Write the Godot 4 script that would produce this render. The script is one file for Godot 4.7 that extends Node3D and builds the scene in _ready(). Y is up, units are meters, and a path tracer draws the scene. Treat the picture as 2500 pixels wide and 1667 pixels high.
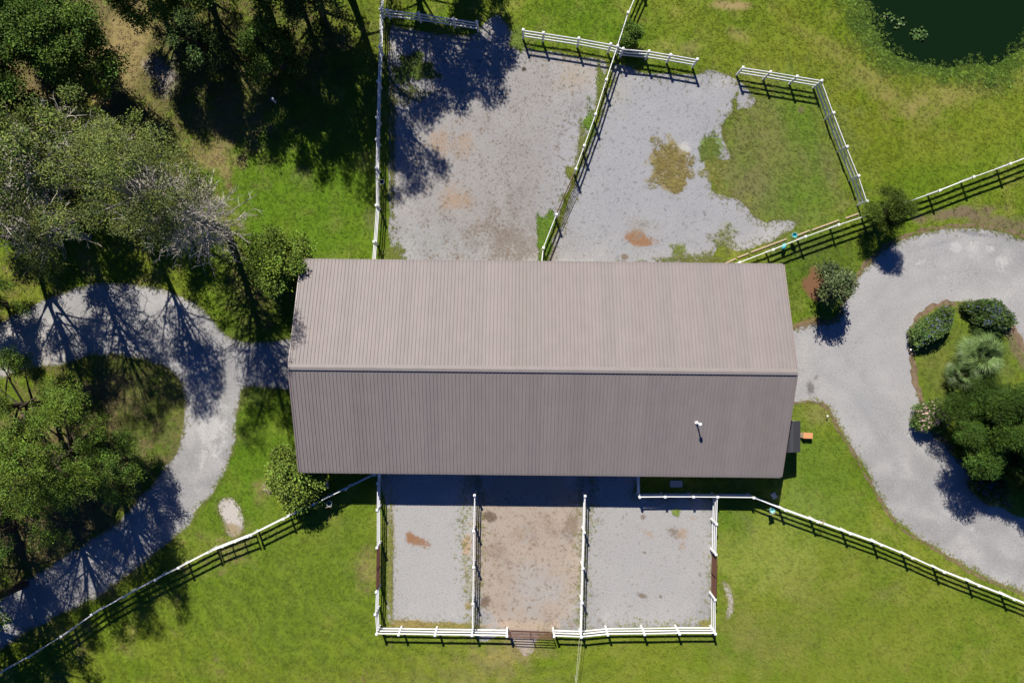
extends Node3D
# A horse barn with white-fenced paddocks, seen straight down from about 47 m. y is up, north is -z, metres.
# The plan was measured at 35.24 units to the metre: g() turns a plan point into metres on the ground, top() does so for a point measured at a height.
const EYE := 47.3
const PLAN := 0.0283743       # metres per plan unit on the ground
const X0 := -46.0
const Z0 := -31.0
const DENS := 16.0            # map pixels per metre
const MW := 1472
const MH := 992
const AW := 460               # coarse plan of what covers the ground, 5 cells per metre
const AH := 310
const SUN_EAST := 0.31        # metres that a shadow runs per metre of height
const SUN_SOUTH := 0.923

var rng := RandomNumberGenerator.new()
var M := {}
var names := {}
var area := PackedByteArray()          # 0 grass, 1 bare: gravel, barn, water
var lawn: PackedFloat32Array
var bare: PackedFloat32Array
var warp_noise: PackedByteArray
var grain_noise: PackedByteArray
var leaf_meshes := {}
var post_mesh: Mesh
var cap_mesh: Mesh
var rail_mesh: Mesh
var shore_noise: FastNoiseLite
var rims := []
var uv_shift := -1.0   # set while the roof panels are made

# ---------------------------------------------------------------- helpers
func g(x: float, y: float, h := 0.0) -> Vector3:
	return Vector3((x - 1250.0) * PLAN, h, (y - 833.0) * PLAN)

func top(x: float, y: float, h: float) -> Vector3:
	return Vector3((x - 1250.0) * PLAN * (EYE - h) / EYE, 0, (y - 833.0) * PLAN * (EYE - h) / EYE)

func numbered(called: String) -> String:
	if not names.has(called):
		names[called] = 0
		return called
	names[called] += 1
	return "%s_%03d" % [called, names[called]]

func tag(o: Node, label: String, category := "", group := "", kind := "") -> Node:
	if label: o.set_meta("label", label)
	if category: o.set_meta("category", category)
	if group: o.set_meta("group", group)
	if kind: o.set_meta("kind", kind)
	return o

func thing(called: String, label: String, category: String, at := Vector3.ZERO, turn := 0.0, group := "") -> Node3D:
	var o := Node3D.new()
	o.name = numbered(called)
	add_child(o)
	o.position = at
	o.rotation.y = turn
	tag(o, label, category, group)
	return o

func part(called: String, mesh: Mesh, mat: Material, parent: Node, xf := Transform3D()) -> MeshInstance3D:
	var o := MeshInstance3D.new()
	o.mesh = mesh
	if mat: o.material_override = mat
	if parent == self:
		o.name = numbered(called)
		add_child(o)
	else:
		o.name = called
		parent.add_child(o, true)
	o.transform = xf
	return o

func tri(st: SurfaceTool, a: Vector3, b: Vector3, c: Vector3, n: Vector3) -> void:
	if (c - a).cross(b - a).dot(n) < 0.0:
		var t := b
		b = c
		c = t
	for p in [a, b, c]:
		if uv_shift >= 0.0: st.set_uv(Vector2(uv_shift + p.x * 0.16, p.z / 7.36))
		st.add_vertex(p)

func quad(st: SurfaceTool, a: Vector3, b: Vector3, c: Vector3, d: Vector3, n: Vector3) -> void:
	tri(st, a, b, c, n)
	tri(st, a, c, d, n)

func begin() -> SurfaceTool:
	var st := SurfaceTool.new()
	st.begin(Mesh.PRIMITIVE_TRIANGLES)
	st.set_smooth_group(-1)
	return st

func done(st: SurfaceTool) -> ArrayMesh:
	st.generate_normals()
	return st.commit()

# a box with chamfered upright and top edges
func box(st: SurfaceTool, c: Vector3, s: Vector3, xf := Transform3D(), bevel := 0.0) -> void:
	var h := s * 0.5
	var b := minf(bevel, minf(h.x, minf(h.y, h.z)) * 0.6)
	var rings := []
	var levels := [[-h.y, 0.0], [h.y - b, 0.0], [h.y, b]] if b > 0.0 else [[-h.y, 0.0], [h.y, 0.0]]
	for l in levels:
		var ix: float = h.x - l[1]
		var iz: float = h.z - l[1]
		var ring := PackedVector3Array()
		if b > 0.0:
			for q in [[ix, iz - b], [ix - b, iz], [-ix + b, iz], [-ix, iz - b], [-ix, -iz + b], [-ix + b, -iz], [ix - b, -iz], [ix, -iz + b]]:
				ring.append(xf * (c + Vector3(q[0], l[0], q[1])))
		else:
			for q in [[ix, iz], [-ix, iz], [-ix, -iz], [ix, -iz]]:
				ring.append(xf * (c + Vector3(q[0], l[0], q[1])))
		rings.append(ring)
	var mid := xf * c
	for k in rings.size() - 1:
		var n: int = rings[k].size()
		for i in n:
			var j := (i + 1) % n
			var p: Vector3 = (rings[k][i] + rings[k][j] + rings[k + 1][i] + rings[k + 1][j]) / 4.0
			quad(st, rings[k][i], rings[k][j], rings[k + 1][j], rings[k + 1][i], p - mid)
	for e in [0, rings.size() - 1]:
		var r: PackedVector3Array = rings[e]
		for i in range(1, r.size() - 1):
			tri(st, r[0], r[i], r[i + 1], r[0] + r[2] - 2.0 * mid)

func box_mesh(s: Vector3, bevel := 0.0, c := Vector3.ZERO) -> ArrayMesh:
	var st := begin()
	box(st, c, s, Transform3D(), bevel)
	return done(st)

func tube(st: SurfaceTool, pts: PackedVector3Array, radii: PackedFloat32Array, sides := 6) -> void:
	var rings := []
	for i in pts.size():
		var d := (pts[mini(i + 1, pts.size() - 1)] - pts[maxi(i - 1, 0)]).normalized()
		var u := d.cross(Vector3.RIGHT if absf(d.x) < 0.8 else Vector3.FORWARD).normalized()
		var v := d.cross(u)
		var ring := PackedVector3Array()
		for k in sides:
			var a := TAU * k / sides
			ring.append(pts[i] + (u * cos(a) + v * sin(a)) * radii[i])
		rings.append(ring)
	for i in pts.size() - 1:
		var mid := (pts[i] + pts[i + 1]) * 0.5
		for k in sides:
			var j := (k + 1) % sides
			var p: Vector3 = (rings[i][k] + rings[i][j] + rings[i + 1][k] + rings[i + 1][j]) / 4.0
			quad(st, rings[i][k], rings[i][j], rings[i + 1][j], rings[i + 1][k], p - mid)
	for e in [0, pts.size() - 1]:
		if radii[e] > 0.012:
			var o := pts[e] - pts[1 if e == 0 else e - 1]
			for k in range(1, sides - 1):
				tri(st, rings[e][0], rings[e][k], rings[e][k + 1], o)

func bar_mesh(a: Vector3, b: Vector3, r: float, sides := 8) -> ArrayMesh:
	var st := begin()
	tube(st, PackedVector3Array([a, b]), PackedFloat32Array([r, r]), sides)
	return done(st)

func lathe(profile: Array, sides := 20) -> ArrayMesh:
	var st := SurfaceTool.new()
	st.begin(Mesh.PRIMITIVE_TRIANGLES)
	st.set_smooth_group(-1)
	for i in profile.size() - 1:
		var p: Vector2 = profile[i]
		var q: Vector2 = profile[i + 1]
		var out := Vector2(q.y - p.y, p.x - q.x)
		for k in sides:
			var a := TAU * k / sides
			var b := TAU * (k + 1) / sides
			var n := Vector3(out.x * cos(a), out.y, out.x * sin(a))
			quad(st, Vector3(p.x * cos(a), p.y, p.x * sin(a)), Vector3(p.x * cos(b), p.y, p.x * sin(b)), Vector3(q.x * cos(b), q.y, q.x * sin(b)), Vector3(q.x * cos(a), q.y, q.x * sin(a)), n)
	st.generate_normals()
	return st.commit()

func mat(name_: String, lin: Color, rough := 0.8, spec := 0.5) -> StandardMaterial3D:
	var m := StandardMaterial3D.new()
	m.resource_name = name_
	m.albedo_color = lin.linear_to_srgb()
	m.roughness = rough
	m.metallic_specular = spec
	M[name_] = m
	return m

func noise_bytes(seed_: int, period: float, w: int, h: int, octaves := 3, seamless := false) -> PackedByteArray:
	var n := FastNoiseLite.new()
	n.seed = seed_
	n.noise_type = FastNoiseLite.TYPE_SIMPLEX_SMOOTH
	n.frequency = 1.0 / period
	n.fractal_octaves = octaves
	var im := n.get_seamless_image(w, h) if seamless else n.get_image(w, h)
	im.convert(Image.FORMAT_L8)
	return im.get_data()

func rnd(a: float, b: float) -> float:
	return rng.randf_range(a, b)

# ---------------------------------------------------------------- ground maps (base colours only)
func paint(map: PackedFloat32Array, x: float, y: float, rx: float, ry: float, turn: float, c: Color, strength: float, soft := 0.35, warp := 0.7, grit := 0.25) -> void:
	# an irregular patch; x, y, rx, ry in plan units, turn in degrees
	var cx := ((x - 1250.0) * PLAN - X0) * DENS
	var cy := ((y - 833.0) * PLAN - Z0) * DENS
	var ax := maxf(rx * PLAN * DENS, 0.5)
	var ay := maxf(ry * PLAN * DENS, 0.5)
	var reach := maxf(ax, ay) * (1.2 + soft + warp * 0.5) + 1.0
	var ca := cos(deg_to_rad(turn))
	var sa := sin(deg_to_rad(turn))
	for j in range(maxi(0, int(cy - reach)), mini(MH, int(cy + reach) + 1)):
		for i in range(maxi(0, int(cx - reach)), mini(MW, int(cx + reach) + 1)):
			var dx := i - cx
			var dy := j - cy
			var u := (dx * ca + dy * sa) / ax
			var v := (-dx * sa + dy * ca) / ay
			var d := sqrt(u * u + v * v) + (warp_noise[j * MW + i] / 255.0 - 0.5) * 2.0 * warp
			if d < 1.0 + soft:
				var w := strength * (1.0 if d < 1.0 - soft else (1.0 + soft - d) / (2.0 * soft))
				if grit > 0.0:   # loose dirt thins out in specks
					w = lerpf(w, strength * clampf((w - grain_noise[j * MW + i] / 255.0) * 3.5 + 0.6, 0.0, 1.0), grit)
				var at := (j * MW + i) * 3
				map[at] += (c.r - map[at]) * w
				map[at + 1] += (c.g - map[at + 1]) * w
				map[at + 2] += (c.b - map[at + 2]) * w

func base_map(a: Color, b: Color, c: Color, big: PackedByteArray, mid: PackedByteArray, fine: PackedByteArray, grain: float) -> PackedFloat32Array:
	var map := PackedFloat32Array()
	map.resize(MW * MH * 3)
	for k in MW * MH:
		var t := clampf((big[k] - 60) / 135.0, 0.0, 1.0)
		var s := clampf((mid[k] - 120) / 110.0, 0.0, 1.0) * 0.75
		var f := 1.0 + (fine[k] - 127) / 127.0 * grain + (mid[k] - 127) / 127.0 * grain * 1.3
		map[k * 3] = (lerpf(lerpf(a.r, b.r, t), c.r, s)) * f
		map[k * 3 + 1] = (lerpf(lerpf(a.g, b.g, t), c.g, s)) * f
		map[k * 3 + 2] = (lerpf(lerpf(a.b, b.b, t), c.b, s)) * f
	return map

func to_texture(map: PackedFloat32Array) -> ImageTexture:
	return ImageTexture.create_from_image(Image.create_from_data(MW, MH, false, Image.FORMAT_RGBF, map.to_byte_array()))

func tile(seed_: int, p1: float, p2: float, a1: float, a2: float, tint: Color) -> ImageTexture:
	# a seamless multiplier of mean one for the finest grain
	var n := 512
	var one := noise_bytes(seed_, p1, n, n, 2, true)
	var two := noise_bytes(seed_ + 1, p2, n, n, 2, true)
	var r := RandomNumberGenerator.new()
	r.seed = seed_
	var f := PackedFloat32Array()
	f.resize(n * n * 3)
	for k in n * n:
		var v := 1.0 + (one[k] - 127) / 127.0 * a1 + (two[k] - 127) / 127.0 * a2
		var w := (two[k] - 127) / 127.0
		f[k * 3] = maxf(0.15, v + w * tint.r)
		f[k * 3 + 1] = maxf(0.15, v + w * tint.g)
		f[k * 3 + 2] = maxf(0.15, v + w * tint.b)
	return ImageTexture.create_from_image(Image.create_from_data(n, n, false, Image.FORMAT_RGBF, f.to_byte_array()))

func map_at(map: PackedFloat32Array, p: Vector3) -> Color:
	var i := clampi(int((p.x - X0) * DENS), 0, MW - 1)
	var j := clampi(int((p.z - Z0) * DENS), 0, MH - 1)
	var at := (j * MW + i) * 3
	return Color(map[at], map[at + 1], map[at + 2])

func ground_mat(name_: String, map: PackedFloat32Array, detail: Texture2D) -> StandardMaterial3D:
	var m := mat(name_, Color(1, 1, 1), 0.95, 0.2)
	m.albedo_texture = to_texture(map)
	m.detail_enabled = true
	m.detail_albedo = detail
	m.detail_blend_mode = BaseMaterial3D.BLEND_MODE_MUL
	m.detail_uv_layer = BaseMaterial3D.DETAIL_UV_2
	return m

# a ragged outline: edges cut to short steps and moved by noise
func ragged(pts: Array, step: float, amount: float, seed_: int) -> PackedVector2Array:
	var n := FastNoiseLite.new()
	n.seed = seed_
	n.frequency = 0.55
	n.fractal_octaves = 3
	var out := PackedVector2Array()
	for i in pts.size():
		var a: Vector2 = pts[i]
		var b: Vector2 = pts[(i + 1) % pts.size()]
		var c: Vector2 = pts[(i + 2) % pts.size()]
		var z: Vector2 = pts[(i + pts.size() - 1) % pts.size()]
		var cuts := maxi(1, int(a.distance_to(b) / step))
		for k in cuts:
			var p := a.cubic_interpolate(b, z, c, float(k) / cuts) if step > 0.0 else a
			out.append(p + Vector2(n.get_noise_2d(p.x, p.y), n.get_noise_2d(p.x + 300.0, p.y)) * amount * 2.0)
	return out

func plan_points(flat: Array) -> Array:
	var out := []
	for i in range(0, flat.size(), 2):
		var p := g(flat[i], flat[i + 1])
		out.append(Vector2(p.x, p.z))
	return out

func sheet(called: String, flat: Array, y: float, material: Material, amount: float, seed_: int, label: String, blocks := 1, category := "ground") -> PackedVector2Array:
	var poly := ragged(plan_points(flat), 0.3, amount, seed_)
	var ids := Geometry2D.triangulate_polygon(poly)
	if ids.is_empty():
		printerr("no triangles for ", called, " ", label)
	var st := SurfaceTool.new()
	st.begin(Mesh.PRIMITIVE_TRIANGLES)
	for k in range(0, ids.size(), 3):
		var a := poly[ids[k]]
		var b := poly[ids[k + 1]]
		var c := poly[ids[k + 2]]
		if (b - a).cross(c - a) < 0.0:
			var t := b
			b = c
			c = t
		for p in [a, b, c]:
			st.set_normal(Vector3.UP)
			st.set_uv(Vector2((p.x - X0) * DENS / MW, (p.y - Z0) * DENS / MH))
			st.set_uv2(p / 7.3)
			st.add_vertex(Vector3(p.x, y, p.y))
	var o := part(called, st.commit(), material, self)
	tag(o, label, category, "", "structure")
	if blocks >= 0:
		mark(poly, blocks)
	if material == M.get("bare"): rims.append([poly, called])
	return poly

func mark(poly: PackedVector2Array, value: int) -> void:
	var lo := poly[0]
	var hi := poly[0]
	for p in poly:
		lo = lo.min(p)
		hi = hi.max(p)
	for j in range(maxi(0, int((lo.y - Z0) * 5.0)), mini(AH, int((hi.y - Z0) * 5.0) + 1)):
		for i in range(maxi(0, int((lo.x - X0) * 5.0)), mini(AW, int((hi.x - X0) * 5.0) + 1)):
			if Geometry2D.is_point_in_polygon(Vector2(X0 + (i + 0.5) / 5.0, Z0 + (j + 0.5) / 5.0), poly):
				area[j * AW + i] = value

func area_at(x: float, z: float) -> int:
	var i := int((x - X0) * 5.0)
	var j := int((z - Z0) * 5.0)
	return -1 if i < 0 or j < 0 or i >= AW or j >= AH else area[j * AW + i]

# ---------------------------------------------------------------- foliage
func leaf_clump(seed_: int, count: int, radius: float, length: float, width: float) -> ArrayMesh:
	var r := RandomNumberGenerator.new()
	r.seed = seed_
	var st := begin()
	for i in count:
		var d := Vector3(r.randfn(), r.randfn(), r.randfn()).normalized()
		var p := d * radius * pow(r.randf(), 0.5)
		var along := (d + Vector3(r.randfn(), r.randfn() * 0.6, r.randfn()) * 0.7).normalized()
		var side := along.cross(Vector3.UP + Vector3(r.randfn(), r.randfn(), r.randfn()) * 0.45).normalized()
		var up := side.cross(along).normalized()
		if up.y < 0: up = -up
		var l := length * r.randf_range(0.7, 1.25)
		var w := width * r.randf_range(0.8, 1.2)
		var a := p
		var t := p + along * l
		var m := p + along * l * 0.45
		tri(st, a, m + side * w * 0.5 + up * w * 0.12, t, up)
		tri(st, a, m - side * w * 0.5 + up * w * 0.12, t, up)
	return done(st)

func blade_clump(seed_: int, count: int, spread: float, tall: float, width: float, lean: float) -> ArrayMesh:
	var r := RandomNumberGenerator.new()
	r.seed = seed_
	var st := begin()
	for i in count:
		var a := r.randf() * TAU
		var out := Vector3(cos(a), 0, sin(a))
		var side := Vector3(-sin(a), 0, cos(a)) * width * r.randf_range(0.7, 1.3)
		var p := Vector3(r.randfn(), 0, r.randfn()) * spread * 0.5
		var h := tall * r.randf_range(0.6, 1.2)
		var m := p + out * h * lean * 0.45 + Vector3.UP * h * 0.62
		var t := p + out * h * lean * r.randf_range(0.9, 1.5) + Vector3.UP * h * r.randf_range(0.6, 0.95)
		var up := (Vector3.UP + out * 0.3).normalized()
		quad(st, p - side * 0.5, p + side * 0.5, m + side * 0.45, m - side * 0.45, up)
		tri(st, m - side * 0.45, m + side * 0.45, t, up)
	return done(st)

func multi(called: String, mesh: Mesh, material: Material, parent: Node, buf: PackedFloat32Array) -> MultiMeshInstance3D:
	var mm := MultiMesh.new()
	mm.transform_format = MultiMesh.TRANSFORM_3D
	mm.use_colors = true
	mm.mesh = mesh
	mm.instance_count = buf.size() / 16
	mm.buffer = buf
	var o := MultiMeshInstance3D.new()
	o.multimesh = mm
	o.material_override = material
	o.name = numbered(called) if parent == self else called
	parent.add_child(o, true)
	o.set_meta("kind", "stuff")
	return o

func put(buf: PackedFloat32Array, at: int, b: Basis, p: Vector3, c: Color) -> void:
	var k := at * 16
	buf[k] = b.x.x
	buf[k + 1] = b.y.x
	buf[k + 2] = b.z.x
	buf[k + 3] = p.x
	buf[k + 4] = b.x.y
	buf[k + 5] = b.y.y
	buf[k + 6] = b.z.y
	buf[k + 7] = p.y
	buf[k + 8] = b.x.z
	buf[k + 9] = b.y.z
	buf[k + 10] = b.z.z
	buf[k + 11] = p.z
	buf[k + 12] = c.r
	buf[k + 13] = c.g
	buf[k + 14] = c.b
	buf[k + 15] = 1.0

func random_turn(s: float) -> Basis:
	return Basis.from_euler(Vector3(rnd(-0.7, 0.7), rnd(0, TAU), rnd(-0.7, 0.7))).scaled(Vector3.ONE * s)

# a tree or bush: o is its root. sub-crowns on limbs, each a cloud of leaf clumps
func grow(o: Node3D, tall: float, spread: float, low: float, lobes: int, clumps: int, mesh: Mesh, leaf: Material, tint: Color, bark: Material, trunk_r: float, lobe_size := 0.36, squash := 0.8, shape := 0.5, lean := Vector3.ZERO) -> Array:
	var centers := []
	var st := begin()
	var topmost := Vector3(lean.x, tall * 0.9, lean.z)
	var pts := PackedVector3Array()
	var rad := PackedFloat32Array()
	var wob := Vector3(rnd(-1, 1), 0, rnd(-1, 1)) * tall * 0.02
	for k in 7:
		var t := k / 6.0
		pts.append(Vector3(topmost.x * t * t, topmost.y * t - (0.1 if k == 0 else 0.0), topmost.z * t * t) + wob * sin(t * 5.0))
		rad.append(trunk_r * (1.25 if k == 0 else 1.0) * lerpf(1.0, 0.18, t))
	tube(st, pts, rad, 8)
	for i in lobes:
		var f := pow((i + rnd(0.1, 0.9)) / lobes, 0.9)
		var y := lerpf(low, tall - spread * lobe_size * squash * 0.6, f)
		var reach := spread * (1.0 - lobe_size * 0.8) * pow(maxf(0.0, sin(PI * lerpf(0.22, 0.93, f))), shape)
		var a := i * 2.39996 + rnd(-0.5, 0.5)
		var c := Vector3(lean.x * f, y, lean.z * f) + Vector3(cos(a), 0, sin(a)) * reach * rnd(0.35, 1.12)
		var size := spread * lobe_size * rnd(0.7, 1.25) * (0.8 + 0.3 * sin(PI * f))
		centers.append([c, size, rnd(0.75, 1.25)])
		var from := maxf(low * 0.6, y * rnd(0.5, 0.8))
		var s := clampf(from / topmost.y, 0.05, 0.98)
		var root := Vector3(topmost.x * s * s, from, topmost.z * s * s)
		var r0 := trunk_r * lerpf(0.5, 0.16, s)
		tube(st, PackedVector3Array([root, root.lerp(c, 0.5) + Vector3(0, size * 0.1, 0), c]), PackedFloat32Array([r0, r0 * 0.6, r0 * 0.2]), 5)
		for q in 3:
			var e: Vector3 = c + Vector3(rnd(-1, 1), rnd(-0.3, 0.8), rnd(-1, 1)) * size
			tube(st, PackedVector3Array([root.lerp(c, rnd(0.5, 0.9)), e]), PackedFloat32Array([r0 * 0.4, 0.008]), 3)
	part("trunk", done(st), bark, o)
	if clumps > 0:
		var buf := PackedFloat32Array()
		buf.resize(clumps * 16)
		var total := 0.0
		for c in centers: total += c[1] * c[1]
		var at := 0
		for ci in centers.size():
			var c = centers[ci]
			var many := int(clumps * c[1] * c[1] / total) if ci < centers.size() - 1 else clumps - at
			for k in many:
				var d := Vector3(rng.randfn(), rng.randfn() + 0.35, rng.randfn()).normalized()
				var q: float = c[1] * (0.3 + 0.72 * pow(rng.randf(), 0.75) + 0.24 * absf(rng.randfn()) * rng.randf())
				var p: Vector3 = c[0] + Vector3(d.x * q, d.y * q * squash, d.z * q)
				if p.y < 0.08: p.y = rnd(0.05, 0.3)
				var b := random_turn(rnd(0.75, 1.3))
				var w: float = c[2] * (rnd(0.45, 1.3) + (0.6 if rng.randf() < 0.12 else 0.0))
				put(buf, at, b, p, Color(tint.r * w * rnd(0.85, 1.2), tint.g * w, tint.b * w * rnd(0.7, 1.3)))
				at += 1
		multi("crown", mesh, leaf, o, buf)
	return centers

func flowers(o: Node3D, centers: Array, count: int, mesh: Mesh, material: Material, tint: Color, called: String) -> void:
	var buf := PackedFloat32Array()
	buf.resize(count * 16)
	for k in count:
		var c = centers[rng.randi() % centers.size()]
		var d := Vector3(rng.randfn(), absf(rng.randfn()) + 0.4, rng.randfn()).normalized()
		var q: float = c[1] * rnd(0.98, 1.15)
		put(buf, k, random_turn(rnd(0.7, 1.3)), c[0] + Vector3(d.x * q, d.y * q * 0.85 + 0.05, d.z * q), tint * rnd(0.75, 1.2))
	multi(called, mesh, material, o, buf)

# ---------------------------------------------------------------- fences and gates
const RAILS := [0.42, 0.83, 1.24]
const POST_H := 1.40

func fence(called: String, label: String, tops: Array, first_post := true, last_post := true, group := "white three-rail fence runs") -> Node3D:
	var where := []
	for i in range(0, tops.size(), 2):
		where.append(top(tops[i], tops[i + 1], POST_H))
	var o := thing(called, label, "fence", where[0], 0.0, group)
	for i in where.size():
		var p: Vector3 = where[i] - where[0]
		var ahead: Vector3 = where[mini(i + 1, where.size() - 1)] - where[maxi(i - 1, 0)]
		var yaw := atan2(-ahead.z, ahead.x)
		if (i > 0 or first_post) and (i < where.size() - 1 or last_post):
			var b := Basis.from_euler(Vector3(rnd(-0.012, 0.012), yaw, rnd(-0.012, 0.012)))
			var post := part("post", post_mesh, M.vinyl, o, Transform3D(b, p))
			part("post_cap", cap_mesh, M.vinyl, post)
		if i < where.size() - 1:
			var q: Vector3 = where[i + 1] - where[0]
			var d := q - p
			var l := d.length() - 0.128
			var dy := rnd(-0.012, 0.012)
			for h in RAILS:
				var bb := Basis(Vector3.UP, atan2(-d.z, d.x)) * Basis(Vector3.BACK, rnd(-0.005, 0.005)) * Basis.from_scale(Vector3(l, 1, 1))
				part("rail", rail_mesh, M.vinyl if rng.randf() < 0.65 else M.weathered_vinyl, o, Transform3D(bb, (p + q) * 0.5 + Vector3(0, h + dy, 0)))
	return o

func pipe_gate(label: String, a: Vector3, b: Vector3, material: Material, bars: int, uprights: Array, group: String, lowest := 0.22, highest := 1.28, r := 0.022, swing := 0.0) -> Node3D:
	var d := b - a
	d.y = 0
	var o := thing("pipe_gate", label, "gate", a, atan2(-d.z, d.x) + swing, group)
	var l := d.length()
	var st := begin()
	var pts := PackedVector3Array()
	var c := 0.12
	for q in [[0, lowest + c, 180], [l, lowest, 270], [l, highest, 0], [0, highest, 90]]:
		pass
	for k in 4:
		var cx: float = [c, l - c, l - c, c][k]
		var cy: float = [lowest + c, lowest + c, highest - c, highest - c][k]
		for s in 5:
			var ang := PI + PI / 2 * k + PI / 2 * s / 4.0
			pts.append(Vector3(cx + cos(ang) * c, cy + sin(ang) * c, 0))
	pts.append(pts[0])
	var rad := PackedFloat32Array()
	for p in pts: rad.append(r)
	tube(st, pts, rad, 8)
	part("gate_frame", done(st), material, o)
	var bar := bar_mesh(Vector3(0.02, 0, 0), Vector3(l - 0.02, 0, 0), r * 0.85)
	for k in bars:
		part("bar", bar, material, o, Transform3D(Basis(), Vector3(0, lerpf(lowest, highest, (k + 1.0) / (bars + 1)), 0)))
	var up := bar_mesh(Vector3(0, lowest + 0.01, 0), Vector3(0, highest - 0.01, 0), r * 0.9)
	for u in uprights:
		part("upright", up, material, o, Transform3D(Basis(), Vector3(l * u, 0, r * 1.6)))
	for y in [0.35, 1.1]:
		part("hinge", box_mesh(Vector3(0.09, 0.05, 0.05), 0.008), M.steel, o, Transform3D(Basis(), Vector3(-0.03, y, 0)))
	return o

func bucket(label: String, p: Vector3, h: float, rim: float, outer: Material, inner: Material, turn: float, with_board: bool) -> void:
	var o := thing("feed_bucket", label, "bucket", p, turn, "buckets hung on the fences")
	part("bucket_wall", lathe([Vector2(0.0, h), Vector2(rim * 0.78, h), Vector2(rim, h + 0.3), Vector2(rim + 0.012, h + 0.3), Vector2(rim + 0.012, h + 0.315), Vector2(rim - 0.008, h + 0.315)]), outer, o)
	part("bucket_lining", lathe([Vector2(rim - 0.01, h + 0.312), Vector2(rim * 0.78 - 0.012, h + 0.12), Vector2(0.0, h + 0.12)]), inner, o)
	var st := begin()
	var pts := PackedVector3Array()
	var rad := PackedFloat32Array()
	for k in 9:
		var a := PI * k / 8.0
		pts.append(Vector3(cos(a) * rim, h + 0.3 + sin(a) * 0.05, sin(a) * rim * 0.95))
		rad.append(0.006)
	tube(st, pts, rad, 5)
	part("handle", done(st), M.steel, o)
	if with_board:
		part("bracket_board", box_mesh(Vector3(0.42, 0.16, 0.03), 0.006), M.old_wood, o, Transform3D(Basis(Vector3.UP, 0.2), Vector3(0.02, h + 0.27, -rim - 0.05)))
		part("bracket_leg", box_mesh(Vector3(0.05, h + 0.3, 0.05), 0.006, Vector3(0, (h + 0.3) * 0.5, 0)), M.old_wood, o, Transform3D(Basis(), Vector3(-0.1, 0, -rim - 0.09)))

# ---------------------------------------------------------------- the scene
func _ready() -> void:
	var cam := Camera3D.new()
	cam.name = "camera"
	cam.position = Vector3(0, EYE, 0)
	cam.rotation_degrees = Vector3(-90, 0, 0)
	cam.fov = 53.13
	cam.near = 0.5
	cam.far = 3000.0
	add_child(cam)
	cam.current = true
	var sky_mat := ProceduralSkyMaterial.new()
	sky_mat.sky_top_color = Color(0.009, 0.040, 0.165).linear_to_srgb()
	sky_mat.sky_horizon_color = Color(0.050, 0.100, 0.215).linear_to_srgb()
	sky_mat.sky_curve = 0.12
	sky_mat.ground_bottom_color = Color(0.05, 0.07, 0.04).linear_to_srgb()
	sky_mat.ground_horizon_color = Color(0.12, 0.17, 0.22).linear_to_srgb()
	sky_mat.sun_angle_max = 20.0
	var sky := Sky.new()
	sky.sky_material = sky_mat
	var env := Environment.new()
	env.background_mode = Environment.BG_SKY
	env.sky = sky
	env.tonemap_mode = Environment.TONE_MAPPER_LINEAR
	env.tonemap_exposure = 1.4
	env.sdfgi_enabled = true
	env.ssao_enabled = true
	env.ssil_enabled = true
	var we := WorldEnvironment.new()
	we.name = "world_environment"
	we.environment = env
	add_child(we)
	var sun := DirectionalLight3D.new()
	sun.name = "sun"
	sun.light_energy = 1.6
	sun.light_color = Color(1.0, 0.972, 0.925)
	sun.light_angular_distance = 0.5
	sun.shadow_enabled = true
	add_child(sun)
	sun.look_at_from_position(Vector3(-SUN_EAST, 1, -SUN_SOUTH) * 50.0, Vector3.ZERO, Vector3.UP)

	rng.seed = 20240611
	materials()
	shapes()
	ground()
	barn()
	fences()
	gates()
	woods()
	shrubs()
	small_things()
	covers()

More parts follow.
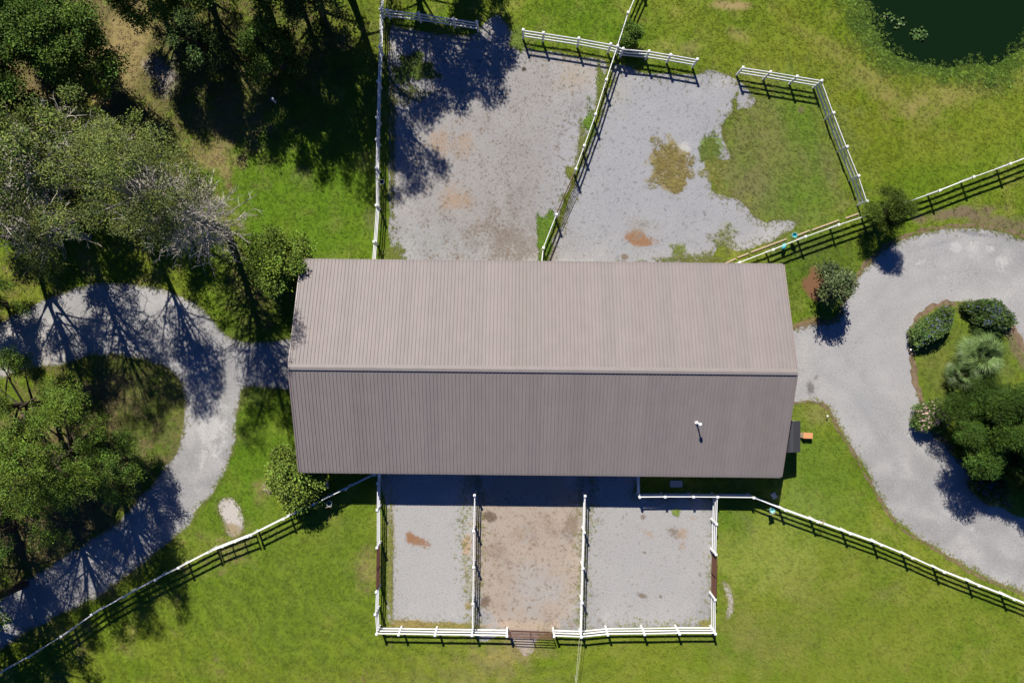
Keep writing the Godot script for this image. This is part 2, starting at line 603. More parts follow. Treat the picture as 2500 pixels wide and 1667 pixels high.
func materials() -> void:
	var vinyl := mat("vinyl", Color(0.80, 0.81, 0.82), 0.4, 0.5)
	vinyl.albedo_color = Color(0.80, 0.81, 0.82).linear_to_srgb()
	mat("steel", Color(0.35, 0.35, 0.36), 0.4).metallic = 0.7
	mat("rust", Color(0.105, 0.045, 0.028), 0.6)
	mat("bark", Color(0.085, 0.070, 0.055), 0.95, 0.2)
	mat("pale_bark", Color(0.30, 0.28, 0.25), 0.9, 0.25)
	mat("twig_bark", Color(0.46, 0.42, 0.365), 0.85, 0.3)
	mat("old_wood", Color(0.30, 0.25, 0.19), 0.85, 0.3)
	mat("timber", Color(0.36, 0.28, 0.19), 0.85, 0.3)
	mat("cedar", Color(0.55, 0.27, 0.12), 0.6, 0.4)
	mat("concrete", Color(0.42, 0.42, 0.41), 0.9, 0.3)
	mat("shingle", Color(0.040, 0.042, 0.048), 0.9, 0.3)
	mat("shingle_light", Color(0.055, 0.058, 0.066), 0.9, 0.3)
	mat("wall", Color(0.42, 0.38, 0.33), 0.7)
	mat("trim", Color(0.23, 0.19, 0.18), 0.5)
	mat("teal", Color(0.05, 0.42, 0.45), 0.35)
	mat("pale_teal", Color(0.30, 0.62, 0.60), 0.35)
	mat("blue_grey", Color(0.25, 0.36, 0.45), 0.4)
	mat("bucket_white", Color(0.62, 0.68, 0.72), 0.4)
	mat("dark_water", Color(0.03, 0.06, 0.07), 0.1)
	mat("rope", Color(0.55, 0.55, 0.40), 0.8)
	mat("yellow_plastic", Color(0.75, 0.60, 0.10), 0.4)
	mat("weathered_vinyl", Color(0.72, 0.725, 0.71), 0.5, 0.4)
	for q in [["leaf", 0.55], ["dark_leaf", 0.5], ["grass_blade", 0.7], ["water_leaf", 0.4], ["petal", 0.6], ["stone", 0.95], ["palm_leaf", 0.45]]:
		var m := mat(q[0], Color(1, 1, 1), q[1], 0.3)
		m.vertex_color_use_as_albedo = true
		if q[0] == "leaf": m.metallic_specular = 0.22
		if q[0] != "stone":
			m.backlight_enabled = true
			m.backlight = Color(0.26, 0.30, 0.16)
	var metal := mat("metal_north", Color(1, 1, 1), 0.62, 0.35)
	var sn := 256
	var s1 := noise_bytes(81, 5.0, sn, sn, 3, true)
	var s2 := noise_bytes(82, 60.0, sn, sn, 3, true)
	var sf := PackedFloat32Array()
	sf.resize(sn * sn * 3)
	for j in sn:
		for i in sn:
			# rain streaks run down the slope; dust gathers in soft clouds and at the eave
			var v := 1.0 + (s1[(j / 24) * sn + i] - 127) / 127.0 * 0.05 + (s2[j * sn + i] - 127) / 127.0 * 0.045 - 0.12 * smoothstep(0.96, 1.0, j / 255.0)
			sf[(j * sn + i) * 3] = v
			sf[(j * sn + i) * 3 + 1] = v * 0.997
			sf[(j * sn + i) * 3 + 2] = v * 0.99
	metal.albedo_texture = ImageTexture.create_from_image(Image.create_from_data(sn, sn, false, Image.FORMAT_RGBF, sf.to_byte_array()))
	metal.vertex_color_use_as_albedo = true
	var water := mat("pond_water", Color(0.0045, 0.0135, 0.004), 0.1, 0.25)
	water.normal_enabled = false

func shapes() -> void:
	post_mesh = box_mesh(Vector3(0.127, POST_H, 0.127), 0.012, Vector3(0, POST_H * 0.5, 0))
	var st := begin()
	box(st, Vector3(0, POST_H + 0.012, 0), Vector3(0.165, 0.03, 0.165), Transform3D(), 0.01)
	var y := POST_H + 0.027
	for k in 4:
		var a := Vector3(0.07, y, 0.07).rotated(Vector3.UP, k * PI / 2)
		var b := Vector3(0.07, y, -0.07).rotated(Vector3.UP, k * PI / 2)
		tri(st, a, b, Vector3(0, y + 0.035, 0), (a + b) * 0.5 - Vector3(0, y - 0.05, 0))
	cap_mesh = done(st)
	rail_mesh = box_mesh(Vector3(1.0, 0.14, 0.045), 0.006)
	leaf_meshes.broad = leaf_clump(1, 14, 0.26, 0.15, 0.085)
	leaf_meshes.fine = leaf_clump(2, 22, 0.24, 0.10, 0.05)
	leaf_meshes.needle = leaf_clump(3, 26, 0.22, 0.17, 0.03)
	leaf_meshes.bush = leaf_clump(4, 18, 0.16, 0.09, 0.05)

func ground() -> void:
	area.resize(AW * AH)
	warp_noise = noise_bytes(11, 26.0, MW, MH, 5)
	grain_noise = noise_bytes(12, 4.2, MW, MH, 3)
	var big := noise_bytes(21, 110.0, MW, MH, 3)
	var mid := noise_bytes(22, 42.0, MW, MH, 5)
	var fine := noise_bytes(23, 2.6, MW, MH, 2)
	lawn = base_map(Color(0.098, 0.164, 0.011), Color(0.150, 0.192, 0.020), Color(0.200, 0.195, 0.050), big, mid, fine, 0.13)
	bare = base_map(Color(0.268, 0.266, 0.268), Color(0.298, 0.295, 0.294), Color(0.325, 0.318, 0.308), big, mid, fine, 0.14)
	paint_lawn(big)
	paint_bare()
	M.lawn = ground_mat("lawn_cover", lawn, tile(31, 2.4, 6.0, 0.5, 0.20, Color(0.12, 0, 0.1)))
	M.bare = ground_mat("gravel", bare, tile(41, 2.6, 9.0, 0.42, 0.13, Color(0.02, 0, -0.03)))

	# the ground: one sheet to the horizon, cut fine where the pond lies in it
	var xs := PackedFloat32Array()
	var zs := PackedFloat32Array()
	for k in range(-8, 0): xs.append(X0 + k * 92.0)
	for k in 185: xs.append(X0 + k * 0.5)
	for k in range(2, 10): xs.append(X0 + k * 92.0)
	for k in range(-10, 0): zs.append(Z0 + k * 62.0)
	for k in 125: zs.append(Z0 + k * 0.5)
	for k in range(2, 12): zs.append(Z0 + k * 62.0)
	var v := PackedVector3Array()
	var n := PackedVector3Array()
	var uv := PackedVector2Array()
	var uv2 := PackedVector2Array()
	for z in zs:
		for x in xs:
			var y := -0.75 * (1.0 - smoothstep(0.62, 1.12, pond_distance(x, z)))
			v.append(Vector3(x, y, z))
			n.append(Vector3.UP)
			uv.append(Vector2(pingpong((x - X0) / 92.0, 1.0), pingpong((z - Z0) / 62.0, 1.0)))
			uv2.append(Vector2(x, z) / 7.3)
	var ids := PackedInt32Array()
	var w := xs.size()
	for j in zs.size() - 1:
		for i in w - 1:
			var a := j * w + i
			ids.append_array([a, a + 1, a + w + 1, a, a + w + 1, a + w])
	var arrays := []
	arrays.resize(Mesh.ARRAY_MAX)
	arrays[Mesh.ARRAY_VERTEX] = v
	arrays[Mesh.ARRAY_NORMAL] = n
	arrays[Mesh.ARRAY_TEX_UV] = uv
	arrays[Mesh.ARRAY_TEX_UV2] = uv2
	arrays[Mesh.ARRAY_INDEX] = ids
	var me := ArrayMesh.new()
	me.add_surface_from_arrays(Mesh.PRIMITIVE_TRIANGLES, arrays)
	tag(part("ground", me, M.lawn, self), "mown green pasture and woodland floor around the barn", "ground", "", "structure")

	var pond := []
	for k in 48:
		var a := TAU * k / 48.0
		var r := 1.12
		var p := pond_center() + Vector2(cos(a) * pond_radii().x, sin(a) * pond_radii().y) * r
		pond.append_array([p.x / PLAN + 1250.0, p.y / PLAN + 833.0])
	sheet("pond_water", pond, -0.22, M.pond_water, 0.25, 5, "dark green pond water at the top right corner", 2, "water")

	sheet("gravel_drive", [1900, 806, 1938, 803, 1975, 793, 2040, 786, 2058, 752, 2085, 690, 2125, 640, 2180, 594, 2260, 566, 2340, 556, 2430, 562, 2510, 588, 2600, 650, 2680, 760, 2720, 900, 2720, 1100, 2690, 1300, 2760, 1500, 2900, 1640, 2800, 1700, 2640, 1510, 2500, 1446, 2440, 1424, 2370, 1388, 2285, 1335, 2205, 1284, 2152, 1218, 2105, 1132, 2062, 1062, 2038, 1020, 2020, 990, 1985, 978, 1900, 978], 0.004, M.bare, 0.07, 51, "pale gravel drive looping round the planted island east of the barn", 1, "drive")
	sheet("gravel_track", [735, 835, 640, 836, 585, 834, 548, 815, 512, 772, 470, 738, 420, 714, 350, 694, 280, 690, 215, 692, 150, 712, 60, 752, -20, 800, -160, 860, -160, 960, -20, 930, 60, 900, 140, 892, 205, 872, 280, 866, 362, 882, 420, 906, 443, 944, 449, 1000, 442, 1062, 428, 1112, 400, 1142, 380, 1170, 342, 1212, 300, 1262, 232, 1312, 150, 1360, 80, 1405, -10, 1450, -160, 1490, -160, 1640, -10, 1590, 60, 1546, 150, 1500, 250, 1448, 330, 1390, 402, 1330, 452, 1290, 486, 1240, 522, 1200, 548, 1150, 572, 1080, 582, 1000, 588, 952, 640, 946, 735, 945], 0.004, M.bare, 0.08, 52, "shaded grey gravel track curving through the trees west of the barn", 1, "drive")
	sheet("paddock_gravel", [952, 640, 948, 500, 950, 300, 952, 78, 990, 70, 1080, 84, 1160, 84, 1182, 50, 1210, 34, 1240, 60, 1268, 100, 1276, 118, 1380, 132, 1478, 150, 1474, 200, 1446, 290, 1416, 380, 1396, 440, 1366, 520, 1330, 600, 1312, 660, 952, 660], 0.004, M.bare, 0.09, 53, "grey gravel paddock floor north of the barn, half under tree shade", 1, "paddock")
	sheet("paddock_gravel", [1330, 660, 1372, 540, 1412, 420, 1462, 290, 1492, 200, 1500, 160, 1590, 178, 1690, 182, 1730, 168, 1790, 190, 1840, 226, 1845, 250, 1800, 270, 1772, 296, 1760, 330, 1776, 356, 1782, 384, 1754, 392, 1730, 384, 1722, 404, 1740, 436, 1736, 462, 1760, 474, 1806, 490, 1836, 520, 1862, 544, 1900, 536, 1950, 540, 1940, 558, 1884, 588, 1830, 604, 1790, 612, 1762, 600, 1744, 614, 1730, 634, 1690, 646, 1600, 650, 1500, 660], 0.004, M.bare, 0.10, 54, "blue-grey gravel paddock floor with grass creeping in from the east", 1, "paddock")
	sheet("paddock_gravel", [944, 1140, 944, 1250, 947, 1380, 946, 1515, 980, 1520, 1010, 1530, 1060, 1526, 1110, 1531, 1156, 1527, 1156, 1140], 0.004, M.bare, 0.05, 55, "pale gravel floor of the western small paddock south of the barn", 1, "paddock")
	sheet("paddock_gravel", [1156, 1140, 1156, 1535, 1230, 1548, 1262, 1580, 1280, 1602, 1300, 1592, 1312, 1560, 1345, 1542, 1420, 1538, 1424, 1380, 1428, 1140], 0.008, M.bare, 0.04, 56, "tan dirt and gravel floor of the middle paddock south of the barn", 1, "paddock")
	sheet("paddock_gravel", [1428, 1140, 1424, 1380, 1420, 1536, 1520, 1532, 1620, 1530, 1700, 1528, 1728, 1520, 1738, 1480, 1738, 1380, 1738, 1220, 1560, 1212, 1556, 1140], 0.004, M.bare, 0.05, 57, "pale gravel floor of the eastern small paddock south of the barn", 1, "paddock")
	sheet("island_bed", [2222, 850, 2226, 800, 2246, 765, 2290, 742, 2340, 735, 2400, 735, 2440, 755, 2462, 790, 2488, 840, 2520, 900, 2560, 1000, 2570, 1120, 2540, 1230, 2500, 1262, 2450, 1240, 2392, 1192, 2345, 1136, 2312, 1092, 2272, 1052, 2254, 1004, 2232, 930], 0.010, M.lawn, 0.05, 58, "grassy planted island inside the gravel loop east of the barn", 0, "flower bed")
	sheet("bare_patch", [533, 1232, 548, 1212, 566, 1214, 584, 1238, 592, 1262, 596, 1290, 580, 1308, 556, 1304, 545, 1276, 534, 1256], 0.004, M.bare, 0.05, 59, "small bare sandy patch in the lawn beside the white south-west gate", 1, "bare patch")
	sheet("bare_patch", [1764, 1420, 1775, 1422, 1790, 1450, 1792, 1490, 1778, 1512, 1772, 1506, 1778, 1470, 1770, 1440], 0.004, M.bare, 0.04, 60, "narrow bare strip in the grass outside the brown east gate", 1, "bare patch")
	for e in [
		[[1938, 800, 1975, 789, 2038, 782, 2055, 750, 2082, 688, 2122, 638, 2178, 591, 2258, 561, 2340, 550, 2432, 556, 2512, 582, 2604, 644], 0.26, "brown mulch edging along the north rim of the east drive", 0.28],
		[[1934, 982, 1985, 982, 2018, 992, 2034, 1021, 2058, 1064, 2101, 1134, 2148, 1220, 2202, 1288, 2283, 1340, 2368, 1393, 2440, 1429, 2500, 1451, 2640, 1516], 0.2, "brown edging of dead leaves along the south rim of the east drive", 0.2],
		[[2470, 1235, 2396, 1188, 2349, 1132, 2316, 1088, 2277, 1048, 2259, 1003, 2237, 930, 2226, 850, 2230, 800, 2250, 768, 2292, 746, 2340, 740], 0.34, "bare earth rim along the west side of the planted island", 0.3],
		[[2440, 760, 2466, 790, 2494, 840, 2524, 900], 0.42, "bare earth rim along the north-east side of the planted island", 0.2]]:
		strip("drive_edging", e[0], e[1], e[3], e[2])

func strip(called: String, flat: Array, width: float, vary: float, label: String) -> void:
	var pts := plan_points(flat)
	var n := FastNoiseLite.new()
	n.seed = 7 + flat.size()
	n.frequency = 0.7
	var left := PackedVector2Array()
	var right := PackedVector2Array()
	for i in pts.size() - 1:
		var a: Vector2 = pts[i]
		var b: Vector2 = pts[i + 1]
		var z: Vector2 = pts[maxi(i - 1, 0)]
		var c: Vector2 = pts[mini(i + 2, pts.size() - 1)]
		var cuts := maxi(1, int(a.distance_to(b) / 0.25))
		for k in cuts:
			var p := a.cubic_interpolate(b, z, c, float(k) / cuts)
			var d := (a.cubic_interpolate(b, z, c, (k + 0.5) / cuts) - p).normalized()
			var s := Vector2(-d.y, d.x)
			left.append(p + s * (width * 0.5 + n.get_noise_2d(p.x * 2.0, p.y * 2.0) * vary))
			right.append(p - s * (width * 0.5 + n.get_noise_2d(p.x * 2.0 + 90.0, p.y * 2.0) * vary))
	var st := SurfaceTool.new()
	st.begin(Mesh.PRIMITIVE_TRIANGLES)
	for i in left.size() - 1:
		var q := [left[i], right[i], right[i + 1], left[i], right[i + 1], left[i + 1]]
		if (q[1] - q[0]).cross(q[2] - q[0]) < 0.0:
			q = [q[0], q[2], q[1], q[3], q[5], q[4]]
		for p in q:
			st.set_normal(Vector3.UP)
			st.set_uv(p / 3.1)
			st.set_uv2(p / 7.3)
			st.add_vertex(Vector3(p.x, 0.014, p.y))
	if not M.has("mulch"):
		var m := mat("mulch", Color(1, 1, 1), 0.95, 0.2)
		m.albedo_texture = tint_tile(61, Color(0.10, 0.070, 0.045), Color(0.24, 0.175, 0.115))
	tag(part(called, st.commit(), M.mulch, self), label, "edging", "", "structure")
	right.reverse()
	var poly := left.duplicate()
	poly.append_array(right)
	mark(poly, 1)

func tint_tile(seed_: int, a: Color, b: Color) -> ImageTexture:
	var n := 256
	var one := noise_bytes(seed_, 4.0, n, n, 3, true)
	var two := noise_bytes(seed_ + 1, 40.0, n, n, 2, true)
	var f := PackedFloat32Array()
	f.resize(n * n * 3)
	for k in n * n:
		var t := clampf((one[k] * 0.6 + two[k] * 0.4 - 60.0) / 135.0, 0.0, 1.0)
		f[k * 3] = lerpf(a.r, b.r, t)
		f[k * 3 + 1] = lerpf(a.g, b.g, t)
		f[k * 3 + 2] = lerpf(a.b, b.b, t)
	return ImageTexture.create_from_image(Image.create_from_data(n, n, false, Image.FORMAT_RGBF, f.to_byte_array()))

func pond_center() -> Vector2:
	return Vector2((2340.0 - 1250.0) * PLAN, (-40.0 - 833.0) * PLAN)

func pond_radii() -> Vector2:
	return Vector2(252.0 * PLAN, 218.0 * PLAN)

func pond_distance(x: float, z: float) -> float:
	var d := (Vector2(x, z) - pond_center()) / pond_radii()
	if shore_noise == null:
		shore_noise = FastNoiseLite.new()
		shore_noise.seed = 5
		shore_noise.frequency = 0.16
		shore_noise.fractal_octaves = 3
	return 0.16 * shore_noise.get_noise_2d(x, z) + pow(pow(absf(d.x), 2.4) + pow(absf(d.y), 2.4), 1.0 / 2.4)

func paint_lawn(big: PackedByteArray) -> void:
	# x, y, rx, ry, turn, colour, strength, softness, raggedness: what grows or lies bare where
	var bright := Color(0.085, 0.165, 0.010)
	var deep := Color(0.060, 0.125, 0.010)
	var olive := Color(0.130, 0.150, 0.022)
	var straw := Color(0.200, 0.185, 0.060)
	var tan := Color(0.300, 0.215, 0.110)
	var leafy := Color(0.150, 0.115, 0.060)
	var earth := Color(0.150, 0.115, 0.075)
	for p in [
		# west lawn
		[700, 500, 260, 260, 0, bright, 0.9, 0.5, 0.3], [590, 1120, 130, 260, 10, bright, 0.8, 0.4, 0.4], [660, 390, 60, 40, 0, Color(0.12, 0.19, 0.02), 0.5, 0.6, 0.8],
		# south pastures
		[1100, 1640, 900, 200, 0, Color(0.135, 0.175, 0.016), 0.65, 0.7, 0.5], [700, 1420, 300, 220, 0, Color(0.105, 0.160, 0.016), 0.8, 0.6, 0.5], [2050, 1500, 420, 200, 10, Color(0.150, 0.185, 0.024), 0.65, 0.6, 0.5],
		[1870, 1350, 120, 90, 0, Color(0.20, 0.24, 0.045), 0.8, 0.5, 0.6], [1960, 1430, 70, 40, 30, straw, 0.3, 0.6, 0.8], [1850, 1560, 120, 60, 0, earth, 0.22, 0.7, 0.9], [1790, 1270, 50, 50, 0, deep, 0.6, 0.6, 0.6],
		[1240, 1600, 80, 36, -20, tan, 0.6, 0.7, 0.8], [1170, 1610, 120, 40, -10, straw, 0.5, 0.8, 0.8], [895, 1390, 26, 46, 0, tan, 0.45, 0.6, 0.6], [1150, 1660, 300, 30, 0, straw, 0.3, 0.8, 0.8],
		[1980, 1150, 90, 180, -28, Color(0.100, 0.165, 0.018), 0.8, 0.5, 0.4], [1995, 1010, 40, 24, 0, straw, 0.6, 0.6, 0.8], [1960, 1230, 50, 40, 0, Color(0.16, 0.21, 0.05), 0.5, 0.6, 0.8],
		# round the pond
		[2080, 260, 330, 240, 20, Color(0.135, 0.165, 0.012), 0.7, 0.7, 0.5], [2150, 210, 170, 30, 35, tan, 0.35, 0.7, 0.8], [2330, 230, 150, 26, -12, tan, 0.35, 0.7, 0.9], [2390, 330, 180, 50, -20, Color(0.17, 0.20, 0.02), 0.6, 0.7, 0.6],
		[2230, 470, 230, 60, -22, Color(0.085, 0.150, 0.008), 0.8, 0.7, 0.4], [1780, 12, 40, 10, 0, tan, 0.8, 0.5, 0.7], [1800, 80, 30, 14, 30, tan, 0.4, 0.6, 0.8], [1680, 120, 20, 20, 0, earth, 0.4, 0.6, 0.8], [1400, 40, 140, 60, 0, Color(0.085, 0.160, 0.008), 0.7, 0.6, 0.5],
		# worn turf inside the north-east paddock
		[1900, 400, 170, 200, 0, Color(0.132, 0.162, 0.040), 0.9, 0.4, 0.4], [1840, 470, 60, 40, 0, earth, 0.40, 0.7, 0.8], [1880, 330, 80, 70, 0, Color(0.15, 0.145, 0.05), 0.5, 0.8, 0.8], [1960, 300, 40, 90, -15, bright, 0.7, 0.7, 0.6], [1950, 480, 80, 50, 0, bright, 0.65, 0.7, 0.6], [1830, 440, 70, 40, 20, earth, 0.3, 0.7, 0.9], [2030, 430, 14, 70, -20, earth, 0.35, 0.6, 0.6], [1955, 265, 8, 8, 0, earth, 0.7, 0.5, 0.5],
		[1680, 640, 80, 14, 0, straw, 0.5, 0.6, 0.8], [2060, 500, 60, 10, -20, straw, 0.4, 0.7, 0.7],
		# east of the barn's corner
		[2000, 650, 110, 80, -30, Color(0.062, 0.115, 0.012), 0.8, 0.5, 0.4], [1994, 692, 40, 38, 0, Color(0.16, 0.085, 0.045), 1.0, 0.2, 0.4], [2330, 520, 90, 12, -8, earth, 0.9, 0.5, 0.7], [2440, 540, 120, 16, 8, earth, 0.8, 0.5, 0.7], [2190, 505, 14, 8, 0, earth, 0.8, 0.4, 0.6], [1970, 790, 40, 14, -15, Color(0.2, 0.13, 0.07), 0.9, 0.4, 0.6],
		# woodland floor
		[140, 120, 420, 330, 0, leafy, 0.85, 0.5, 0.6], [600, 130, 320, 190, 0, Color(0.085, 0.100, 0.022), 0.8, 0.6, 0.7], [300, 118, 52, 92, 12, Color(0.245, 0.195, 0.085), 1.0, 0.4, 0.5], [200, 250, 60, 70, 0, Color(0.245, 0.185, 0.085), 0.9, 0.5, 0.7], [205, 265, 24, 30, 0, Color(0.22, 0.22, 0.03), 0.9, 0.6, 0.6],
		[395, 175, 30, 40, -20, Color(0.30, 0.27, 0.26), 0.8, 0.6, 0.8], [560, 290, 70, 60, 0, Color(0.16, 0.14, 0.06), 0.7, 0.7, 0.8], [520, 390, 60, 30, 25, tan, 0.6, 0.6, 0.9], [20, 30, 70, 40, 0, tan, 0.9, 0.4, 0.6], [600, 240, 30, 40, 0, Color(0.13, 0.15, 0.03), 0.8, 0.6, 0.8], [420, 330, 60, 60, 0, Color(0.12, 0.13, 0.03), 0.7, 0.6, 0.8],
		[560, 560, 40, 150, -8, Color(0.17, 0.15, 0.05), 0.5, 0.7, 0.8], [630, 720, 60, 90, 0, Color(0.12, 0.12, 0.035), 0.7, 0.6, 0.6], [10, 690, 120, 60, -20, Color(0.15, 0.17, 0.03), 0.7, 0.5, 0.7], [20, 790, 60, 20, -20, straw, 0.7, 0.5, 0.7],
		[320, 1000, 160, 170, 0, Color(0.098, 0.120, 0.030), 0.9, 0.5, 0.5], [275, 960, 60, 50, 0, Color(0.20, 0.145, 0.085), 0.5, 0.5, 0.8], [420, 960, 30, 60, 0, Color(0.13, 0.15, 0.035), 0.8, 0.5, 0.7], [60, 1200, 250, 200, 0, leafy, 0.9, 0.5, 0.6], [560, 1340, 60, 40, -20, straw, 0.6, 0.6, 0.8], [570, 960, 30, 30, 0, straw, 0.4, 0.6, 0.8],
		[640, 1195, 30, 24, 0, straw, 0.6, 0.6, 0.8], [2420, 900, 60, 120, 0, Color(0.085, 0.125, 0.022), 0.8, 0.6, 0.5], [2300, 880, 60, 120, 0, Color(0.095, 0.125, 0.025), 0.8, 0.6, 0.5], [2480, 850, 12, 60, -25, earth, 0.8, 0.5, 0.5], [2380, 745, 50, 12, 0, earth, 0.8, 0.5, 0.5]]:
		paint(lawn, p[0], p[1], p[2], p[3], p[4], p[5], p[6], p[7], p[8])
	# worn, lush and dry spots all over the grass
	var r0 := RandomNumberGenerator.new()
	r0.seed = 19
	for k in 420:
		var c: Color = [straw, deep, olive, bright, Color(0.19, 0.21, 0.035), earth][r0.randi() % 6]
		paint(lawn, r0.randf_range(0, 2500), r0.randf_range(0, 1667), r0.randf_range(6, 46), r0.randf_range(5, 26), r0.randf_range(0, 180), c, r0.randf_range(0.12, 0.38), 0.75, 0.9, 0.4)
	# mower rounds, and the pond's muddy slope
	for j in MH:
		var z := Z0 + j / DENS
		for i in MW:
			var x := X0 + i / DENS
			var at := (j * MW + i) * 3
			if z > 12.0:
				var r := Vector2(x - 2.0, z - 6.0).length() + (big[j * MW + i] - 127) * 0.012
				var w := 1.0 + 0.09 * sin(r * TAU / 1.15) * smoothstep(12.0, 17.0, z) * (1.0 - smoothstep(2.0, 12.0, x))
				lawn[at] *= w
				lawn[at + 1] *= w
			if x > 20.0 and z < -16.0:
				var d := pond_distance(x, z) + (warp_noise[j * MW + i] - 127) * 0.0012
				var w := 1.0 - smoothstep(0.96, 1.22, d)
				lawn[at] = lerpf(lawn[at], 0.042, w)
				lawn[at + 1] = lerpf(lawn[at + 1], 0.078, w)
				lawn[at + 2] = lerpf(lawn[at + 2], 0.010, w)

